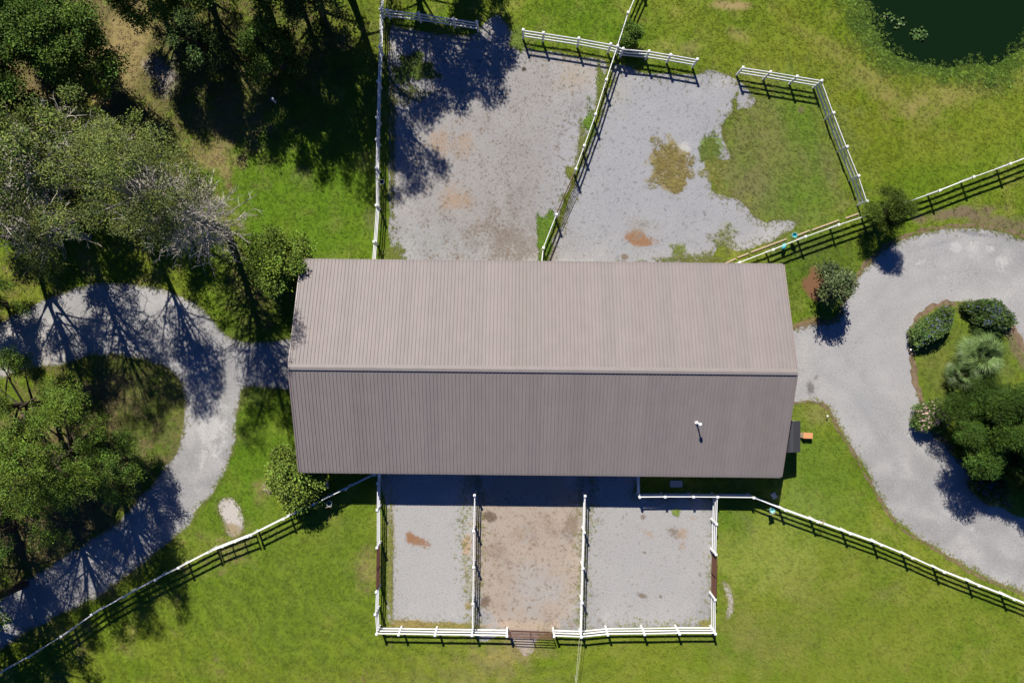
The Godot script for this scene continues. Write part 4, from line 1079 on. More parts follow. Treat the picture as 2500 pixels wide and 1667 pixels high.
# ---------------------------------------------------------------- trees
func woods() -> void:
	var green := Color(0.098, 0.172, 0.028)
	var leaf2 := Color(0.075, 0.134, 0.022)
	var deep := Color(0.065, 0.110, 0.030)
	var olive := Color(0.132, 0.178, 0.042)
	var fresh := Color(0.122, 0.196, 0.028)
	for t in [
		# x, y, height, spread, low, lobes, clumps, tint, trunk, kind, lobe size, label
		[252, 180, 8.2, 3.5, 2.6, 15, 3000, green, 0.2, "broad", 0.30, "leafy broad green tree at the upper left beside a tan clearing"],
		[128, 95, 8.5, 3.6, 2.5, 14, 3000, green, 0.2, "broad", 0.30, "bushy green tree in the top left corner, behind the tan clearing"],
		[110, 300, 8.0, 3.4, 2.2, 13, 2400, leaf2, 0.22, "broad", 0.29, "dark green tree at the left edge above the grey twiggy tree"],
		[-20, 230, 10.0, 3.8, 2.5, 14, 2400, green, 0.22, "broad", 0.3, "dark tree half cut by the left edge near the top"],
		[60, 450, 7.0, 3.2, 2.5, 12, 1500, leaf2, 0.2, "broad", 0.28, "shaded tree at the left edge beneath the grey twiggy tree"],
		[655, 28, 12.0, 3.4, 3.6, 15, 1500, fresh, 0.22, "broad", 0.26, "tall tree at the top edge left of the white fence corner"],
		[480, -90, 13.0, 4.2, 4.5, 15, 1100, deep, 0.28, "broad", 0.25, "tall tree just past the top edge, shading the left woodland floor"],
		[395, 10, 9.0, 3.0, 2.4, 12, 1200, green, 0.22, "broad", 0.27, "dark tree at the top edge right of the tan clearing"],
		[765, -40, 15.0, 4.0, 3.5, 16, 1550, deep, 0.28, "broad", 0.25, "tall tree past the top edge shading the lawn by the west fence"],
		[850, -25, 14.5, 3.8, 5.0, 15, 1350, deep, 0.26, "broad", 0.25, "tall tree past the top edge, left of the white corner post"],
		[985, -120, 11.5, 3.8, 2.8, 15, 1900, deep, 0.25, "broad", 0.25, "tall tree past the top edge above the shaded paddock fence"],
		[1095, -110, 10.5, 3.4, 2.2, 14, 1700, deep, 0.22, "broad", 0.26, "tree past the top edge whose shade reaches the gravel paddock"],
		[455, 45, 9.0, 3.0, 2.4, 12, 1300, fresh, 0.18, "broad", 0.28, "leafy tree at the top edge between the clearing and the shaded floor"],
		[735, 15, 9.0, 3.0, 2.4, 12, 1300, green, 0.18, "broad", 0.28, "leafy tree at the top edge right of the white pipe"],
		[690, 165, 5.5, 2.2, 1.4, 9, 700, green, 0.14, "broad", 0.3, "low shaded tree just above the white pipe"],
		[800, 60, 8.0, 2.6, 2.6, 11, 700, deep, 0.16, "broad", 0.27, "dark tree standing in shade left of the long west fence"],
		[545, 165, 6.5, 2.2, 2.2, 9, 500, deep, 0.16, "broad", 0.27, "shaded tree in the middle of the upper left woodland"],
		[300, 400, 8.3, 3.2, 3.6, 13, 950, olive, 0.2, "broad", 0.28, "leafy olive tree at the upper left behind the grey twigs"],
		[165, 415, 8.4, 3.4, 3.6, 14, 1050, olive, 0.2, "broad", 0.28, "leafy olive tree at the left whose crown meets the grey twigs"],
		[415, 430, 8.6, 2.6, 3.4, 11, 430, olive, 0.18, "broad", 0.27, "olive tree behind the grey twiggy tree, shading the lawn strip"],
		[352, 505, 14.5, 3.0, 8.8, 14, 560, olive, 0.2, "broad", 0.27, "tall slim tree shading the bend of the west gravel track"],
		[75, 585, 14.0, 3.0, 6.0, 14, 950, olive, 0.22, "broad", 0.26, "tall slim tree at the left edge above the west gravel track"],
		[15, 740, 5.0, 2.2, 0.8, 11, 1494, fresh, 0.12, "fine", 0.32, "low fresh green tree at the left edge beside the gravel track"],
		[255, 1085, 12.5, 4.4, 3.4, 20, 2645, fresh, 0.26, "fine", 0.27, "large bright green tree inside the west gravel loop"],
		[120, 985, 10.0, 4.0, 2.6, 16, 2760, fresh, 0.22, "fine", 0.28, "leafy green tree at the left edge inside the west gravel loop"],
		[330, 1115, 5.6, 2.6, 1.4, 14, 1092, green, 0.18, "fine", 0.28, "lower dark tree at the inner bend of the west gravel loop"],
		[150, 1190, 11.0, 4.2, 3.0, 17, 1552, green, 0.25, "fine", 0.27, "green tree at the lower left beside the blue-shaded track"],
		[30, 1290, 10.5, 4.0, 2.4, 16, 1380, green, 0.25, "fine", 0.27, "green tree at the left edge above the blue-shaded track"],
		[-40, 1100, 12.0, 4.2, 3.0, 16, 2300, green, 0.25, "fine", 0.27, "tree past the left edge inside the west gravel loop"],
		[-50, 1535, 11.0, 3.2, 2.5, 15, 1954, fresh, 0.22, "fine", 0.27, "light green tree poking in at the lower left edge"],
		[60, 1425, 13.0, 3.4, 4.0, 14, 750, leaf2, 0.24, "broad", 0.25, "tall tree at the lower left whose shade falls on the pasture"],
		[-40, 1400, 14.0, 4.2, 3.4, 16, 900, leaf2, 0.25, "broad", 0.26, "tall tree past the left edge shading the lower left corner"]]:
		var o := thing("broadleaf_tree", t[11], "tree", g(t[0], t[1]), rnd(0, TAU), "trees in the western woodland")
		grow(o, t[2], t[3], t[4], int(t[5] * 1.9), int(t[6] * (0.8 if t[7] == deep or t[7] == leaf2 else 0.9)), leaf_meshes[t[9]], M.leaf, t[7], M.bark, t[8], t[10] * 0.74)
		if t[7] == olive: twigs(o, t[2] * 0.9, t[4], t[3] * 0.85, 34, M.twig_bark)
	# the tall grey twiggy tree
	var tw := thing("bare_tree", "tall grey twiggy half-bare tree leaning over the upper left lawn", "tree", g(552, 562), 0.0)
	grow(tw, 16.0, 4.2, 9.4, 22, 1500, leaf_meshes.fine, M.leaf, Color(0.145, 0.185, 0.045), M.pale_bark, 0.25, 0.24, 0.8, 0.5)
	twigs(tw, 10.0, 1.6, 3.7, 150, M.twig_bark)
	var tw2 := thing("bare_tree", "grey twiggy tree left of the tall one, its trunk shadow crossing the gravel track", "tree", g(215, 578), 0.0)
	grow(tw2, 14.0, 4.2, 6.5, 18, 1350, leaf_meshes.fine, M.leaf, Color(0.140, 0.180, 0.042), M.pale_bark, 0.22, 0.25, 0.8, 0.5)
	twigs(tw2, 9.5, 2.8, 3.2, 70, M.twig_bark)

func twigs(o: Node3D, tall: float, low: float, reach: float, count: int, material: Material) -> void:
	var st := begin()
	for i in count:
		var y := lerpf(low, tall, (i + rng.randf()) / count)
		var a := i * 2.39996 + rnd(-0.4, 0.4)
		var out := Vector3(cos(a), rnd(0.05, 0.5), sin(a)).normalized()
		var l := reach * rnd(0.5, 1.1) * (1.0 - 0.45 * y / tall)
		var p0 := Vector3(0, y, 0)
		var p1 := p0 + out * l * 0.5 + Vector3(rnd(-1, 1), rnd(-0.5, 1), rnd(-1, 1)) * 0.15
		var p2 := p1 + (out + Vector3(rnd(-1, 1), rnd(-0.4, 0.8), rnd(-1, 1)) * 0.35).normalized() * l * 0.5
		tube(st, PackedVector3Array([p0, p1, p2]), PackedFloat32Array([0.045, 0.028, 0.009]), 4)
		for k in 7:
			var q := p0.lerp(p1, rnd(0.3, 1.0)) if k < 3 else p1.lerp(p2, rnd(0.0, 0.95))
			var d := (out + Vector3(rnd(-1, 1), rnd(-0.5, 0.9), rnd(-1, 1)) * 0.9).normalized()
			var e := q + d * rnd(0.4, 1.1)
			tube(st, PackedVector3Array([q, q.lerp(e, 0.5) + Vector3(rnd(-1, 1), rnd(-1, 1), rnd(-1, 1)) * 0.06, e]), PackedFloat32Array([0.022, 0.017, 0.010]), 3)
			for m in 2:
				var s := q.lerp(e, rnd(0.4, 0.95))
				tube(st, PackedVector3Array([s, s + (d + Vector3(rnd(-1, 1), rnd(-1, 1), rnd(-1, 1))).normalized() * rnd(0.2, 0.5)]), PackedFloat32Array([0.014, 0.008]), 3)
	tag(part("branches", done(st), material, o), "", "", "", "stuff")

func bush(label: String, x: float, y: float, tall: float, spread: float, lobes: int, clumps: int, tint: Color, mesh: Mesh, turn := 0.0, stretch := 1.0, called := "shrub", low := 0.25, lobe := 0.36) -> Array:
	var o := thing(called, label, "shrub" if called == "shrub" else "tree", g(x, y), turn)
	var c := grow(o, tall, spread, low, lobes, clumps, mesh, M.leaf, tint, M.bark, 0.05 + tall * 0.012, lobe, 0.85, 0.6)
	o.scale = Vector3(1, 1, stretch)
	return [o, c]

func shrubs() -> void:
	bush("bushy green shrub at the barn's north-west roof corner", 712, 652, 4.4, 2.3, 26, 2000, Color(0.130, 0.200, 0.028), leaf_meshes.broad, 0.3, 1.2, "shrub", 0.3, 0.27)
	bush("rounded green shrub at the barn's south-west roof corner", 740, 1150, 2.8, 1.85, 24, 1700, Color(0.145, 0.210, 0.034), leaf_meshes.broad, 0.7, 1.25, "shrub", 0.3, 0.28)
	bush("small leafy bush beside the white fence crossing at the top", 1532, 102, 1.9, 0.85, 9, 700, Color(0.115, 0.205, 0.03), leaf_meshes.bush)
	bush("feathery dark tree standing in the north-east fence line", 2128, 530, 3.9, 1.5, 17, 560, Color(0.075, 0.115, 0.016), leaf_meshes.needle, 0.0, 1.0, "feathery_tree", 0.8, 0.25)
	bush("small open-crowned tree in the round mulch bed east of the barn", 2003, 704, 3.6, 1.5, 18, 430, Color(0.110, 0.150, 0.060), leaf_meshes.broad, 0.5, 1.0, "young_tree", 1.4, 0.27)
	var blue := Color(0.24, 0.24, 0.56)
	var petal := leaf_clump(9, 5, 0.03, 0.05, 0.045)
	for s in [
		["blue-flowering shrub at the west end of the planted island", 2266, 799, 1.2, 1.0, -0.75, 1.65],
		["blue-flowering shrub at the top of the planted island", 2398, 764, 1.2, 1.0, 1.2, 1.55],
		["blue-flowering shrub in the big tree's shade at the island's foot", 2400, 1190, 1.1, 1.1, 0.8, 1.3]]:
		var b := bush(s[0], s[1], s[2], s[3], s[4], 22, 1500, Color(0.080, 0.138, 0.036), leaf_meshes.bush, s[5], s[6])
		flowers(b[0], b[1], 190, petal, M.petal, blue, "blossoms")
	var pk := bush("rounded shrub dotted with pink flowers on the island's rim", 2256, 1010, 1.35, 1.25, 20, 1500, Color(0.105, 0.165, 0.045), leaf_meshes.bush)
	flowers(pk[0], pk[1], 160, leaf_clump(10, 9, 0.06, 0.08, 0.07), M.petal, Color(0.78, 0.55, 0.52), "blossoms")
	# the big dark tree on the island
	var big := thing("island_tree", "big dense dark green tree filling the planted island", "tree", g(2368, 1020), 0.4)
	grow(big, 6.4, 3.5, 0.9, 40, 5200, leaf_meshes.needle, M.leaf, Color(0.050, 0.098, 0.015), M.bark, 0.24, 0.22, 0.85, 0.5)
	var big2 := thing("island_tree", "second dark green tree at the right edge of the island", "tree", g(2450, 1080), 1.4)
	grow(big2, 5.4, 3.0, 0.7, 32, 4000, leaf_meshes.needle, M.leaf, Color(0.046, 0.090, 0.014), M.bark, 0.2, 0.22, 0.85, 0.5)
	palm("silvery green fan palm on the island above the dark tree", 2372, 868, 34, 1.5, Color(0.125, 0.19, 0.065))
	palm("lower dark green fan palm left of the silvery one", 2328, 912, 22, 1.05, Color(0.075, 0.115, 0.040))
	# fountain grass
	for q in [["arching fountain grass below the top blue-flowering shrub", 2398, 806, 300, 1.15, 1.0, Color(0.085, 0.150, 0.035)], ["pale dry grass tuft beside the shrub at the south-west corner", 655, 1188, 140, 0.45, 0.4, Color(0.34, 0.27, 0.20)]]:
		var o := thing("ornamental_grass", q[0], "grass clump", g(q[1], q[2]))
		var buf := PackedFloat32Array()
		buf.resize(q[3] * 16)
		var st := SurfaceTool.new()
		st.begin(Mesh.PRIMITIVE_TRIANGLES)
		st.set_smooth_group(-1)
		for k in int(q[3]):
			var a := rnd(0, TAU)
			var out := Vector3(cos(a), 0, sin(a))
			var s := Vector3(-out.z, 0, out.x) * 0.014
			var l: float = q[4] * rnd(0.55, 1.1)
			var h: float = q[5] * rnd(0.6, 1.1)
			st.set_color(q[6] * rnd(0.6, 1.4))
			var last := Vector3(rnd(-0.12, 0.12), 0, rnd(-0.12, 0.12))
			var start := last
			for m in range(1, 5):
				var t := m / 4.0
				var p := start + out * l * t + Vector3.UP * h * (2.2 * t - 1.75 * t * t)
				var w := 1.0 - t * 0.7
				quad(st, last - s * (w + 0.2), last + s * (w + 0.2), p + s * w, p - s * w, Vector3.UP)
				last = p
		tag(part("blades", done(st), M.grass_blade, o), "", "", "", "stuff")

func palm(label: String, x: float, y: float, count: int, reach: float, tint: Color) -> void:
	var o := thing("fan_palm", label, "palm", g(x, y))
	var st0 := begin()
	tube(st0, PackedVector3Array([Vector3(0, -0.05, 0), Vector3(0, 0.5, 0), Vector3(0, 0.95, 0)]), PackedFloat32Array([0.18, 0.15, 0.12]), 9)
	part("trunk", done(st0), M.bark, o)
	var fronds := []
	for v in 3:
		var st := SurfaceTool.new()
		st.begin(Mesh.PRIMITIVE_TRIANGLES)
		st.set_smooth_group(-1)
		st.set_color(tint * [0.8, 1.0, 1.2][v])
		var stalk := reach * 0.5
		quad(st, Vector3(0, 0, -0.012), Vector3(0, 0, 0.012), Vector3(stalk, 0.06, 0.008), Vector3(stalk, 0.06, -0.008), Vector3.UP)
		for k in 17:
			var a := lerpf(-1.35, 1.35, k / 16.0)
			var l := reach * 0.62 * (0.75 + 0.25 * cos(a)) * rnd(0.9, 1.08)
			var d := Vector3(cos(a), 0.0, sin(a))
			var s := Vector3(-d.z, 0.0, d.x) * 0.034
			var c := Vector3(stalk, 0.06, 0)
			var m := c + d * l * 0.5 + Vector3.UP * (0.03 if k % 2 else 0.0)
			var e := c + d * l - Vector3.UP * l * rnd(0.16, 0.34)
			st.set_color(tint * [0.8, 1.0, 1.2][v] * rnd(0.75, 1.3))
			tri(st, c, m + s, m - s, Vector3.UP)
			tri(st, m + s, e, m - s, Vector3.UP)
		fronds.append(done(st))
	for k in count:
		var f := (k + 0.5) / count
		var lift := lerpf(-0.35, 1.15, f)
		var b := Basis(Vector3.UP, k * 2.39996 + rnd(-0.2, 0.2)) * Basis(Vector3.BACK, lift) * Basis(Vector3.RIGHT, rnd(-0.5, 0.5))
		part("frond", fronds[k % 3], M.palm_leaf, o, Transform3D(b.scaled_local(Vector3.ONE * rnd(0.85, 1.12)), Vector3(0, 0.75 + 0.2 * f, 0)))

func small_things() -> void:
	bucket("grey-blue bucket hung inside the shaded west paddock fence", g(939, 452), 0.75, 0.15, M.blue_grey, M.dark_water, PI * 0.5, true)
	bucket("white bucket on a wooden bracket near the lower left fence, in barn shade", g(811, 1222), 0.55, 0.17, M.bucket_white, M.dark_water, PI, true)
	bucket("bright teal bucket on the paddock side of the north-east fence", g(1928, 578), 0.6, 0.17, M.pale_teal, M.teal, 0.35, false)
	bucket("pale teal bucket on a wooden bracket below the lower right fence", g(1873, 1237), 0.7, 0.17, M.pale_teal, M.pale_teal, PI * 1.06, true)
	var f := thing("feed_scoop", "pale green oblong tub hanging on the drive side of the north-east fence", "tub", g(1908, 603), deg_to_rad(70))
	var st := begin()
	box(st, Vector3(0, 0.42, 0), Vector3(0.36, 0.2, 0.18), Transform3D(), 0.04)
	part("tub_body", done(st), M.pale_teal, f)
	part("tub_lip", box_mesh(Vector3(0.40, 0.025, 0.22), 0.008), M.teal, f, Transform3D(Basis(), Vector3(0, 0.535, 0)))
	part("hook", bar_mesh(Vector3(0, 0.53, -0.1), Vector3(0, 0.75, -0.18), 0.008), M.steel, f)
	# coil of rope over the rail of the lower right fence
	var coil := thing("rope_coil", "tan coil of rope lying over the rail of the lower right fence", "rope", top(2006, 1273, 1.35))
	for k in 3:
		var pts := PackedVector3Array()
		var rad := PackedFloat32Array()
		for s in 17:
			var a := TAU * s / 16.0
			pts.append(Vector3(cos(a) * (0.17 + 0.015 * k), 1.36 + 0.022 * k - 0.05 * absf(sin(a)), sin(a) * (0.12 + 0.012 * k)))
			rad.append(0.014)
		var cs := begin()
		tube(cs, pts, rad, 6)
		part("rope_turn", done(cs), M.timber, coil)
	# white cleanout pipe in the wood
	var pipe := thing("cleanout_pipe", "short white pipe standing alone in the upper left shade", "pipe", g(672, 249))
	part("pipe", bar_mesh(Vector3(0, -0.05, 0), Vector3(0, 0.62, 0), 0.075, 14), M.vinyl, pipe)
	part("pipe_cap", lathe([Vector2(0.095, 0.58), Vector2(0.095, 0.68), Vector2(0.05, 0.70), Vector2(0.0, 0.70)], 14), M.vinyl, pipe)
	# wooden box beside the porch
	var b := thing("wooden_box", "small tan wooden mailbox-like box on the lawn beside the porch roof", "box", g(1966, 1061), deg_to_rad(-2))
	part("box_body", box_mesh(Vector3(0.56, 0.28, 0.36), 0.01, Vector3(0, 0.30, 0)), M.cedar, b)
	part("lid", box_mesh(Vector3(0.64, 0.03, 0.40), 0.008, Vector3(0.02, 0.462, -0.01)), M.cedar, b)
	part("end_panel", box_mesh(Vector3(0.03, 0.30, 0.34), 0.006), M.timber, b, Transform3D(Basis(Vector3.BACK, -0.35), Vector3(-0.34, 0.30, 0)))
	for x in [-0.22, 0.22]:
		for z in [-0.13, 0.13]:
			part("leg", box_mesh(Vector3(0.05, 0.16, 0.05), 0.005, Vector3(0, 0.08, 0)), M.old_wood, b, Transform3D(Basis(), Vector3(x, 0, z)))
	# old landscape timbers laid along the north-east fence
	for t in [[2097, 521, 2063, 533, "short tan timber by the feathery tree at the fence's north side"], [2049, 537, 1981, 562, "long tan timber on the grass between the teal bucket and the feathery tree"], [1978, 562, 1945, 575, "tan timber just right of the teal bucket"], [1921, 583, 1832, 616, "tan timber just left of the teal bucket"], [1828, 618, 1800, 629, "short tan timber nearing the barn's north eave"], [1797, 631, 1770, 643, "tan timber end tucked at the barn's north eave"]]:
		var p := g(t[0], t[1])
		var q := g(t[2], t[3])
		var d := q - p
		tag(part("landscape_timber", box_mesh(Vector3(d.length() - 0.04, 0.11, 0.12), 0.02), M.timber, self, Transform3D(Basis(Vector3.UP, atan2(-d.z, d.x)), (p + q) * 0.5 + Vector3(0, 0.05, 0))), t[4], "timber", "landscape timbers along the fence")
	# concrete slabs by the south wall
	for s in [[1651, 1180, 0.85, 0.45, 0.0, "pale concrete slab in the barn's shade between the fence and the eave"], [797, 1183, 0.3, 0.5, 0.1, "small pale block half hidden at the south-west shrub"], [1889, 1209, 0.35, 0.42, 0.5, "small pale slab in the barn's shadow near the lower right fence"]]:
		tag(part("concrete_slab", box_mesh(Vector3(s[2], 0.12, s[3]), 0.012), M.concrete, self, Transform3D(Basis(Vector3.UP, s[4]), g(s[0], s[1], 0.06))), s[5], "slab")
	# little white path lights
	for p in [[2218, 853, "tiny white path light at the planted island's west rim"], [2016, 1014, "tiny white path light at the corner of the lawn by the drive"]]:
		var o := thing("path_light", p[2], "path light", g(p[0], p[1]), 0.0, "path lights along the drive")
		part("stake", bar_mesh(Vector3(0, -0.02, 0), Vector3(0, 0.3, 0), 0.012, 6), M.steel, o)
		part("lamp_head", lathe([Vector2(0.03, 0.27), Vector2(0.06, 0.31), Vector2(0.065, 0.35), Vector2(0.0, 0.38)], 10), M.vinyl, o)
	# electric rope from the bottom fence into the pasture
	var s0 := g(1403.5, 1648)
	var sp := thing("rope_fence", "two thin ropes on a step-in post running south from the bottom fence", "rope fence", s0)
	var a0 := top(1419.8, 1556, 1.4) - s0
	part("step_in_post", bar_mesh(Vector3(0, -0.05, 0), Vector3(0, 1.15, 0), 0.018, 8), M.rope, sp)
	part("insulator", lathe([Vector2(0.0, 1.12), Vector2(0.045, 1.13), Vector2(0.05, 1.2), Vector2(0.0, 1.23)], 10), M.yellow_plastic, sp)
	for k in 2:
		var side := Vector3(-0.1 + 0.17 * k, 0, 0)
		var pts := PackedVector3Array([a0 + Vector3(side.x, 1.1, 0.08), (a0 + Vector3.ZERO) * 0.5 + Vector3(side.x * 0.7, 1.05, 0), Vector3(side.x * 0.3, 1.08, 0), Vector3(-0.3 + side.x * 0.3, 1.02, 2.6), Vector3(-0.55 + side.x * 0.3, 1.0, 5.0)])
		var rs := begin()
		tube(rs, pts, PackedFloat32Array([0.011, 0.011, 0.011, 0.011, 0.011]), 5)
		part("rope", done(rs), M.rope, sp)
	part("step_in_post", bar_mesh(Vector3(-0.55, -0.05, 5.0), Vector3(-0.55, 1.1, 5.0), 0.018, 8), M.rope, sp)
	# lily clumps in the pond
	var pad := lathe([Vector2(0.0, 0.012), Vector2(0.075, 0.008), Vector2(0.085, 0.0)], 7)
	for q in [[2247, 79, 60, 0.48, "leafy lily clump floating in the pond near its dark middle"], [2198, 52, 26, 0.42, "sparse weed clump floating at the pond's left side"], [2175, 30, 18, 0.35, "small weed clump at the pond's upper left edge"]]:
		var o := thing("water_lily", q[4], "water plant", g(q[0], q[1], -0.22), 0.0, "plants floating in the pond")
		var buf := PackedFloat32Array()
		buf.resize(q[2] * 16)
		for k in int(q[2]):
			var a := rnd(0, TAU)
			var r: float = q[3] * sqrt(rng.randf())
			put(buf, k, Basis.from_euler(Vector3(rnd(-0.5, 0.5), rnd(0, TAU), rnd(-0.5, 0.5))).scaled(Vector3.ONE * rnd(0.5, 1.2)), Vector3(cos(a) * r * 1.3, rnd(0.01, 0.12), sin(a) * r), Color(0.065, 0.12, 0.028) * rnd(0.5, 1.5))
		multi("pads", pad, M.water_leaf, o, buf)

# ---------------------------------------------------------------- grass, stones, weeds
func covers() -> void:
	var tuft := blade_clump(5, 9, 0.14, 0.095, 0.016, 0.75)
	var buf := PackedFloat32Array()
	var want := 230000
	buf.resize(want * 16)
	var n := 0
	for k in want:
		var x := X0 + 92.0 * rng.randf()
		var z := Z0 + 62.0 * rng.randf()
		if area_at(x, z) != 0 or pond_distance(x, z) < 1.04:
			continue
		var c := map_at(lawn, Vector3(x, 0, z))
		# worn and littered ground carries little grass
		var green := c.g / (c.r + 0.001)
		if green < 1.15 and rng.randf() > (green - 0.55) * 1.3:
			continue
		var w := rnd(0.75, 1.4)
		var s := rnd(0.7, 1.25)
		put(buf, n, Basis(Vector3.UP, rnd(0, TAU)).scaled(Vector3(s, s * rnd(0.7, 1.1), s)), Vector3(x, -0.75 * (1.0 - smoothstep(0.62, 1.12, pond_distance(x, z))), z), Color(c.r * w * rnd(1.1, 1.4), c.g * w * 1.22, c.b * w * 1.2))
		n += 1
	buf.resize(n * 16)
	tag(multi("grass", tuft, M.grass_blade, self, buf), "short green grass covering lawns and pastures", "grass", "", "stuff")
	# weeds and dry grass that creep over the gravel
	var weeds := PackedFloat32Array()
	var spots := [
		[1635, 400, 50, 50, 1100, Color(0.20, 0.17, 0.062), 0.9], [1650, 448, 24, 16, 400, Color(0.20, 0.17, 0.062), 0.9], [1734, 362, 24, 32, 480, Color(0.115, 0.155, 0.030), 0.9], [1745, 420, 26, 30, 350, Color(0.21, 0.21, 0.06), 0.8],
		[1012, 168, 46, 30, 900, Color(0.07, 0.11, 0.02), 1.3], [1000, 228, 40, 26, 260, Color(0.09, 0.11, 0.03), 1.0], [1770, 582, 30, 30, 230, Color(0.14, 0.155, 0.05), 0.8], [1690, 632, 80, 12, 350, Color(0.13, 0.15, 0.045), 1.0], [1655, 610, 16, 16, 120, Color(0.15, 0.19, 0.04), 0.9],
		[1440, 300, 8, 60, 160, Color(0.10, 0.15, 0.03), 1.1], [1437, 300, 8, 14, 140, Color(0.09, 0.16, 0.02), 1.5], [1392, 420, 10, 14, 120, Color(0.13, 0.15, 0.03), 1.2], [1328, 590, 14, 60, 900, Color(0.085, 0.15, 0.018), 1.4], [1345, 540, 10, 20, 300, Color(0.085, 0.15, 0.018), 1.4], [1420, 360, 10, 50, 260, Color(0.14, 0.16, 0.05), 1.0], [1466, 210, 8, 50, 260, Color(0.12, 0.16, 0.03), 1.1],
		[1000, 1524, 50, 8, 700, Color(0.22, 0.18, 0.07), 1.0], [1100, 1528, 60, 6, 500, Color(0.20, 0.18, 0.06), 1.0], [953, 1380, 5, 150, 700, Color(0.16, 0.17, 0.05), 1.0], [1650, 1250, 8, 6, 60, Color(0.14, 0.2, 0.04), 1.0], [960, 620, 30, 20, 300, Color(0.12, 0.15, 0.03), 1.1], [1262, 96, 12, 26, 400, Color(0.12, 0.17, 0.03), 1.1], [1795, 260, 6, 30, 120, Color(0.13, 0.16, 0.03), 1.0], [958, 330, 6, 200, 500, Color(0.12, 0.13, 0.04), 1.0], [1725, 1522, 14, 8, 160, Color(0.19, 0.18, 0.06), 1.0]]
	var total := 0
	for q in spots: total += q[4]
	weeds.resize(total * 16)
	var at := 0
	for q in spots:
		for k in int(q[4]):
			var a := rnd(0, TAU)
			var r := sqrt(rng.randf()) * (1.0 + 0.35 * sin(a * 3.0 + q[0]) + 0.25 * sin(a * 7.0 + q[1]))
			var p := g(q[0] + cos(a) * r * q[2], q[1] + sin(a) * r * q[3], 0.004)
			var w := rnd(0.65, 1.4)
			var s: float = q[6] * rnd(0.6, 1.3)
			put(weeds, at, Basis(Vector3.UP, rnd(0, TAU)).scaled(Vector3.ONE * s), p, Color(q[5].r * w * rnd(1.35, 1.7), q[5].g * w * 1.5, q[5].b * w * 1.4))
			at += 1
	tag(multi("weeds", tuft, M.grass_blade, self, weeds), "dry and green weeds creeping over the gravel paddocks", "weeds", "", "stuff")
	# straggling tufts along every gravel rim
	var rim := PackedFloat32Array()
	rim.resize(26000 * 16)
	n = 0
	for e in rims:
		var poly: PackedVector2Array = e[0]
		var wide := 0.34 if e[1] == "paddock_gravel" else 0.17
		for i in poly.size():
			var a := poly[i]
			var b := poly[(i + 1) % poly.size()]
			for k in int(a.distance_to(b) * 34.0):
				var p := a.lerp(b, rng.randf()) + Vector2(rng.randfn(), rng.randfn()) * wide * rnd(0.4, 1.3)
				if n >= 26000 or absf(p.x) > 46.0 or (p.x > -13.6 and p.x < 17.3 and p.y > -5.2 and p.y < 8.7): continue
				var c := map_at(lawn, Vector3(p.x, 0, p.y)).lerp(Color(0.23, 0.19, 0.085), rnd(0.1, 0.75))
				var w := rnd(0.8, 1.5)
				put(rim, n, Basis(Vector3.UP, rnd(0, TAU)).scaled(Vector3.ONE * rnd(0.5, 1.1)), Vector3(p.x, 0.004, p.y), Color(c.r * w * 1.2, c.g * w * 1.2, c.b * w * 1.2))
				n += 1
	rim.resize(n * 16)
	tag(multi("verge_grass", tuft, M.grass_blade, self, rim), "thin grass and straw straggling along the gravel edges", "verge grass", "", "stuff")
	# taller reeds and floating leaves round the pond
	var reed := leaf_clump(12, 7, 0.12, 0.10, 0.07)
	var marsh := PackedFloat32Array()
	marsh.resize(8000 * 16)
	n = 0
	for k in 60000:
		var x := rnd(20.0, 46.0)
		var z := rnd(-31.0, -15.0)
		var d := pond_distance(x, z)
		if d < 0.84 or d > 1.4 or rng.randf() > exp(-pow((d - 1.02) / 0.13, 2.0)) * (0.35 + warp_noise[clampi(int((z - Z0) * DENS), 0, MH - 1) * MW + clampi(int((x - X0) * DENS), 0, MW - 1)] / 200.0) or n >= 8000:
			continue
		var y := -0.75 * (1.0 - smoothstep(0.62, 1.12, d))
		var w := rnd(0.35, 1.2) + (1.4 if rng.randf() < 0.16 else 0.0)
		put(marsh, n, random_turn(rnd(0.3, 0.75)).scaled(Vector3(1, 0.45, 1)), Vector3(x, maxf(y, -0.22) + rnd(0.02, 0.12), z), Color(0.110 * w, 0.185 * w, 0.026 * w))
		n += 1
	marsh.resize(n * 16)
	tag(multi("pond_weed", reed, M.water_leaf, self, marsh), "small-leaved weed growing along the pond margin", "pond weed", "", "stuff")
	# loose stones on all gravel
	var rs := begin()
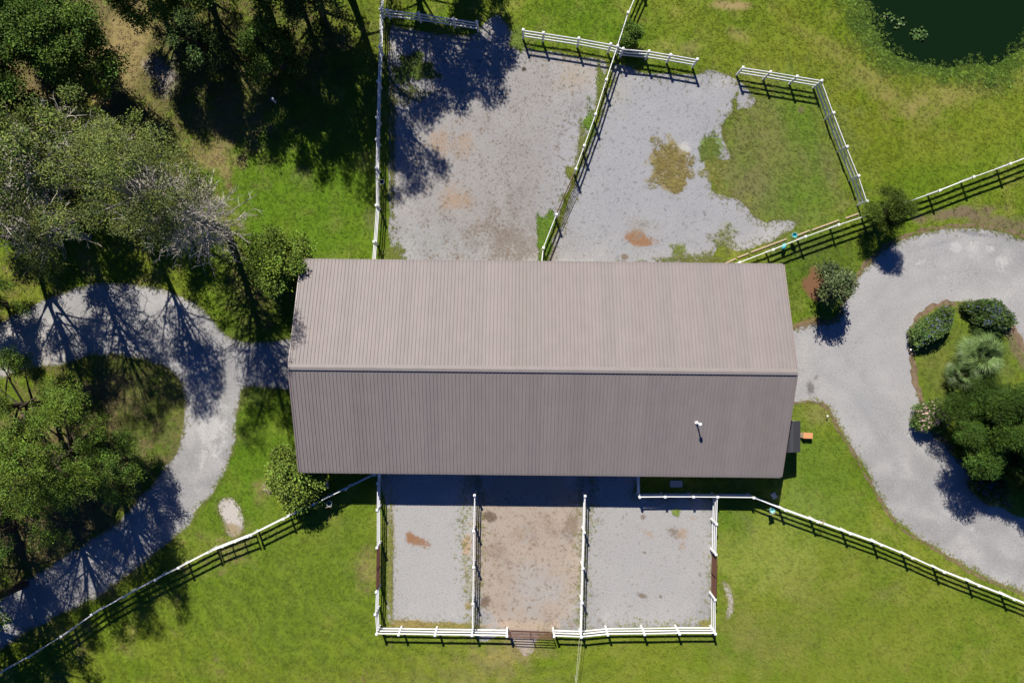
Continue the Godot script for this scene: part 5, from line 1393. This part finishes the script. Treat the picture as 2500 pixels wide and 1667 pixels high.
	for q in [[Vector3(1, 0, 0), Vector3(0, 0, 1)], [Vector3(0, 0, 1), Vector3(-1, 0, 0)], [Vector3(-1, 0, 0), Vector3(0, 0, -1)], [Vector3(0, 0, -1), Vector3(1, 0, 0)]]:
		tri(rs, q[0] * 0.9, q[1], Vector3(0.15, 0.75, 0.1), q[0] + q[1] + Vector3.UP)
	var stone := done(rs)
	var sb := PackedFloat32Array()
	want = 150000
	sb.resize(want * 16)
	n = 0
	for k in want:
		var x := X0 + 92.0 * rng.randf()
		var z := Z0 + 62.0 * rng.randf()
		if area_at(x, z) != 1:
			continue
		if x > -13.0 and x < 16.8 and z > -4.6 and z < 8.0:
			continue
		if x > 17.0 and rng.randf() < 0.6: continue   # the drive is rolled smooth
		var c := map_at(bare, Vector3(x, 0, z))
		var w := rnd(0.75, 1.25)
		put(sb, n, Basis(Vector3.UP, rnd(0, TAU)).scaled(Vector3(rnd(0.015, 0.05), rnd(0.01, 0.04), rnd(0.015, 0.05))), Vector3(x, 0.006, z), Color(c.r * w, c.g * w, c.b * w))
		n += 1
	sb.resize(n * 16)
	tag(multi("gravel_stones", stone, M.stone, self, sb), "loose stones scattered over the drives and paddocks", "gravel", "", "stuff")
	# fallen leaves under the trees and along the edgings
	var fallen := leaf_clump(14, 6, 0.16, 0.09, 0.06)
	var fb := PackedFloat32Array()
	fb.resize(9000 * 16)
	n = 0
	for k in 60000:
		if n >= 9000: break
		var x := rnd(X0, -10.0)
		var z := rnd(Z0, 30.0)
		if area_at(x, z) != 0:
			continue
		var c := map_at(lawn, Vector3(x, 0, z))
		if c.g > c.r * 1.25:
			continue
		var w := rnd(0.5, 1.5)
		put(fb, n, Basis(Vector3.UP, rnd(0, TAU)).scaled(Vector3(1, 0.15, 1)), Vector3(x, 0.03, z), Color(0.20 * w, 0.14 * w, 0.08 * w))
		n += 1
	fb.resize(n * 16)
	tag(multi("leaf_litter", fallen, M.stone, self, fb), "brown fallen leaves on the woodland floor", "leaf litter", "", "stuff")
